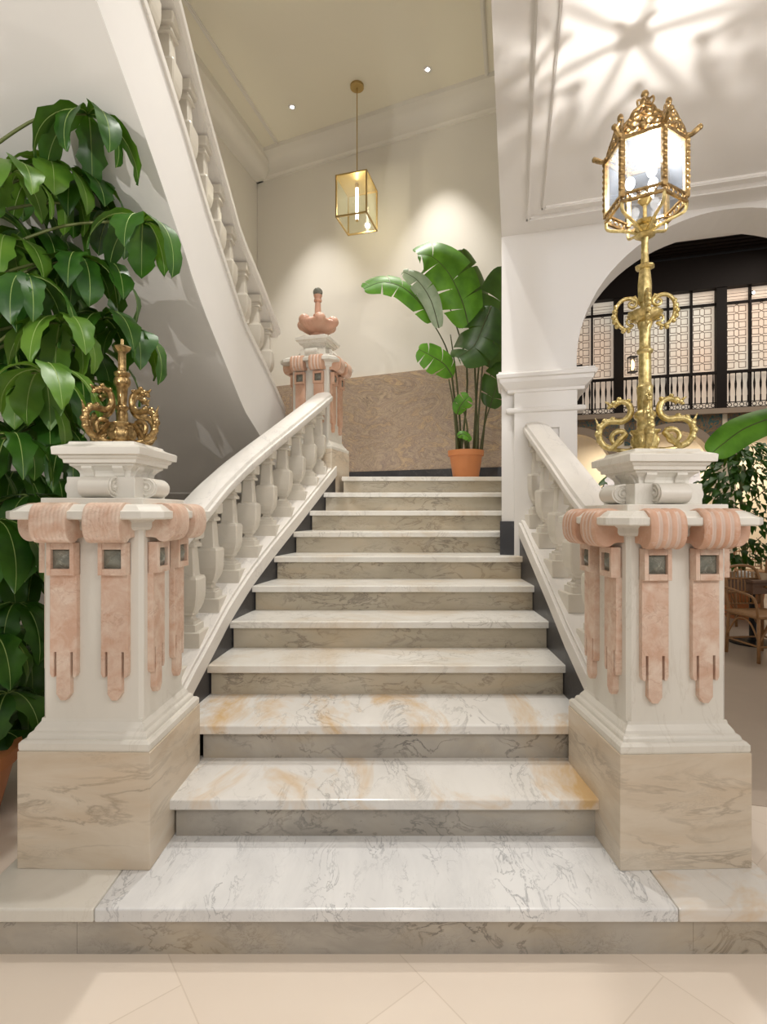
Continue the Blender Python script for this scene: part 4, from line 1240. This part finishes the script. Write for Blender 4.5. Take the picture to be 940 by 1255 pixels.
# gallery wall lanterns
for (px, py, lab) in ((935, 440, 'amber glowing wall lantern on the gallery at the right edge'), (775, 447, 'amber glowing wall lantern behind the lantern column')):
    c = at(px, py, 9.75)
    g = thing('wall_lantern', lab, 'lantern', c)
    mb = MB(); 
    for sx in (-1, 1):
        for sy in (-1, 1): mb.bar((sx * .06, sy * .06, -.14), (sx * .06, sy * .06, .14), .012)
    mb.box(-.07, .07, -.07, .07, -.15, -.13); mb.box(-.07, .07, -.07, .07, .13, .15); mb.build('frame', M['black_metal'], g)
    mb = MB(); mb.lathe([(.02, -.10), (.035, -.06), (.04, 0), (.03, .06), (.01, .09)], 12); mb.build('lamp_glass', M['amber'], g, smooth=True)
for (px, py, lab) in ((922, 359, 'tiny bright spotlight high on the gallery at the right'), (803, 373, 'tiny bright spotlight high on the gallery beside the lantern column')):
    c = at(px, py, 9.6)
    g = thing('spotlight', lab, 'spotlight', c)
    mb = MB(); mb.lathe([(.030, -.03), (.034, .02), (.012, .04)], 12); mb.build('housing', M['black_metal'], g, smooth=True)
    mb = MB(); mb.sphere((0, -.03, -.01), .022); mb.build('lens', M['down'], g, smooth=True)

# cafe furniture
def chair(loc, rz, label):
    c = thing('rattan_chair', label, 'chair', loc, rz, 'rattan cafe chairs in the hall')
    for sx in (-1, 1):
        mb = MB(); mb.tube([(sx * .21, -.20, 0), (sx * .20, -.19, .44)], .016, 6); mb.build('leg', M['rattan'], c, smooth=True)
        mb = MB(); mb.tube([(sx * .20, .22, 0), (sx * .19, .20, .44), (sx * .20, .24, .70), (sx * .17, .26, .86)], .016, 6); mb.build('leg', M['rattan'], c, smooth=True)
    mb = MB(); mb.box(-.22, .22, -.21, .21, .42, .46); mb.build('seat', M['rattan'], c, bevel=.02)
    mb = MB()
    mb.tube(smooth_path([(-.19, .25, .50), (-.20, .25, .75), (-.12, .27, .88), (.12, .27, .88), (.20, .25, .75), (.19, .25, .50)], 5), .015, 6)
    for k in range(9):
        x = -.16 + k * .04; mb.tube([(x, .25, .50), (x, .26, .86 - abs(x) * .3)], .007, 5)
    for z in (.50, .62, .76): mb.tube([(-.20, .255, z), (.20, .255, z)], .010, 5)
    mb.build('backrest', M['rattan'], c, smooth=True)
    mb = MB()
    for y in (-.2, .21):
        mb.tube([(-.2, y, .16), (.2, y, .16)], .010, 5)
        mb.tube(smooth_path([(-.2, y, .20), (-.08, y, .38), (0, y, .41), (.08, y, .38), (.2, y, .20)], 4), .009, 5)
    for x in (-.205, .205):
        mb.tube([(x, -.2, .16), (x, .21, .16)], .010, 5)
        mb.tube(smooth_path([(x, -.2, .20), (x, -.08, .38), (x, .08, .38), (x, .2, .20)], 4), .009, 5)
    mb.build('stretcher', M['rattan'], c, smooth=True)
    for sx in (-1, 1):
        mb = MB(); mb.tube(smooth_path([(sx * .21, -.19, .44), (sx * .24, -.18, .62), (sx * .24, 0, .66), (sx * .21, .22, .68)], 4), .013, 6)
        mb.build('armrest', M['rattan'], c, smooth=True)
    return c
chair((3.78, 5.22, 0), R(6), 'rattan chair tucked under the near cafe table beyond the right pedestal')
chair((4.72, 5.75, 0), R(80), 'rattan chair at the near cafe table, by the right edge')
chair((4.30, 6.85, 0), R(-10), 'rattan chair with its back rising just behind the near cafe table')
chair((5.05, 6.35, 0), R(15), 'farther rattan chair behind the near cafe table at the right edge')
chair((6.35, 9.0, 0), R(-20), 'farthest rattan chair by the arcade wall')
tb = thing('cafe_table', 'small dark wooden cafe table with a white cup beyond the right pedestal', 'table', (4.10, 5.80, 0), R(10))
mb = MB(); mb.box(-.36, .36, -.36, .36, .715, .75); mb.build('tabletop', M['table_wood'], tb, bevel=.01)
mb = MB(); mb.box(-.33, .33, -.33, .33, .60, .715); mb.build('apron', M['table_wood'], tb, bevel=.005)
mb = MB(); mb.lathe([(.24, 0), (.24, .02), (.05, .04), (.035, .06), (.035, .6), (.06, .62)], 20); mb.build('table_base', M['black_metal'], tb, smooth=True, autosm=30)
cp = thing('coffee_cup', 'white cup on saucer on the near cafe table', 'cup', (3.88, 5.62, .75))
mb = MB(); mb.lathe([(.03, .008), (.045, .02), (.05, .07), (.046, .07), (.04, .02), (.0, .02)], 20)
mb.tube([(.045, 0, .06), (.07, 0, .055), (.07, 0, .03), (.045, 0, .025)], .005, 6); mb.build('cup_body', M['porcelain'], cp, smooth=True)
mb = MB(); mb.lathe([(.04, 0), (.075, .010), (.075, .014), (.03, .008)], 24); mb.build('saucer', M['porcelain'], cp, smooth=True)

# ------------------------------------------------------------------ lights
W = (1, .93, .84)
# lantern bulb, pendant tube
point('lantern_light', (LX, LY - .055, LZ + zb + .145), 24, (1, .96, .93), .014)
point('pendant_light_source', (pc.x, pc.y, EYE + 3.5), 18, (1, .90, .74), .03)
for (px, py) in ((358, 131), (524, 85)):
    Dd = F * 4.9 / (627.5 - py); X = (px - 470) / F * Dd
    spot('downlight_beam', (X, Dd, CZ - .03), (X, Dd, 0), 320, (1, .96, .90), 62, .7, .03)
# unseen spots added near the stairwell ceiling to brighten treads and landing
for (x, y, e) in ((-.35, 3.6, 330), (.15, 2.2, 260), (-.9, 2.4, 60)):
    spot('stairwell_fill_spot', (x, y, CZ - .03), (x, y, 0), e, (1, .97, .93), 75, .6, .06)
area('foyer_front_fill', (0.3, -1.2, 3.45), (.1, 2.2, .6), 56, (1, .96, .92), 3.0, 1.6)  # unseen area fill added behind the viewer for soft front light
area('foyer_right_fill', (2.4, -.8, 3.2), (1.2, 2.6, 1.4), 30, (1, .96, .93), 1.2, 1.2)  # added fill without a fixture, brightens the right pedestal and pier
spot('foyer_wall_light', (-1.85, -.8, 2.25), (-1.4, 2.6, 2.9), 150, (1, .97, .93), 55, .5, .01)
spot('plant_uplight', (-1.75, 1.55, .15), (-1.55, 2.6, 2.6), 16, (1, .97, .92), 70, .5, .04)
area('foyer_ceiling_fill', (2.3, .9, 1.9), (1.7, 1.9, 3.5), 16, (1, .95, .91), .5, .5)  # upward fill added to lift the hall ceiling, no lamp stands here
area('hall_light', (6.0, 7.0, 5.9), (5.5, 8, 0), 120, (1, .92, .82), 3.5, 3.0)
area('arcade_light', (6.4, 10.6, 2.7), (6.6, 11.2, 1.2), 60, (1, .86, .66), 4.0, .6)
w = bpy.data.worlds.new('world'); scene.world = w; w.use_nodes = True
bg = w.node_tree.nodes['Background']; bg.inputs[0].default_value = (1, .96, .92, 1); bg.inputs[1].default_value = .42

# ------------------------------------------------------------------ camera
cam = bpy.data.cameras.new('camera'); co_ = bpy.data.objects.new('camera', cam); COL.objects.link(co_)
co_.location = (0, 0, EYE); co_.rotation_euler = (R(90), 0, 0)
cam.sensor_fit = 'HORIZONTAL'; cam.sensor_width = 36; cam.lens = F / 940 * 36
cam.clip_start = .05
scene.camera = co_
scene.view_settings.view_transform = 'Standard'
scene.view_settings.look = 'None'
scene.view_settings.gamma = 1
scene.view_settings.use_curve_mapping = False
scene.view_settings.exposure = 0.0
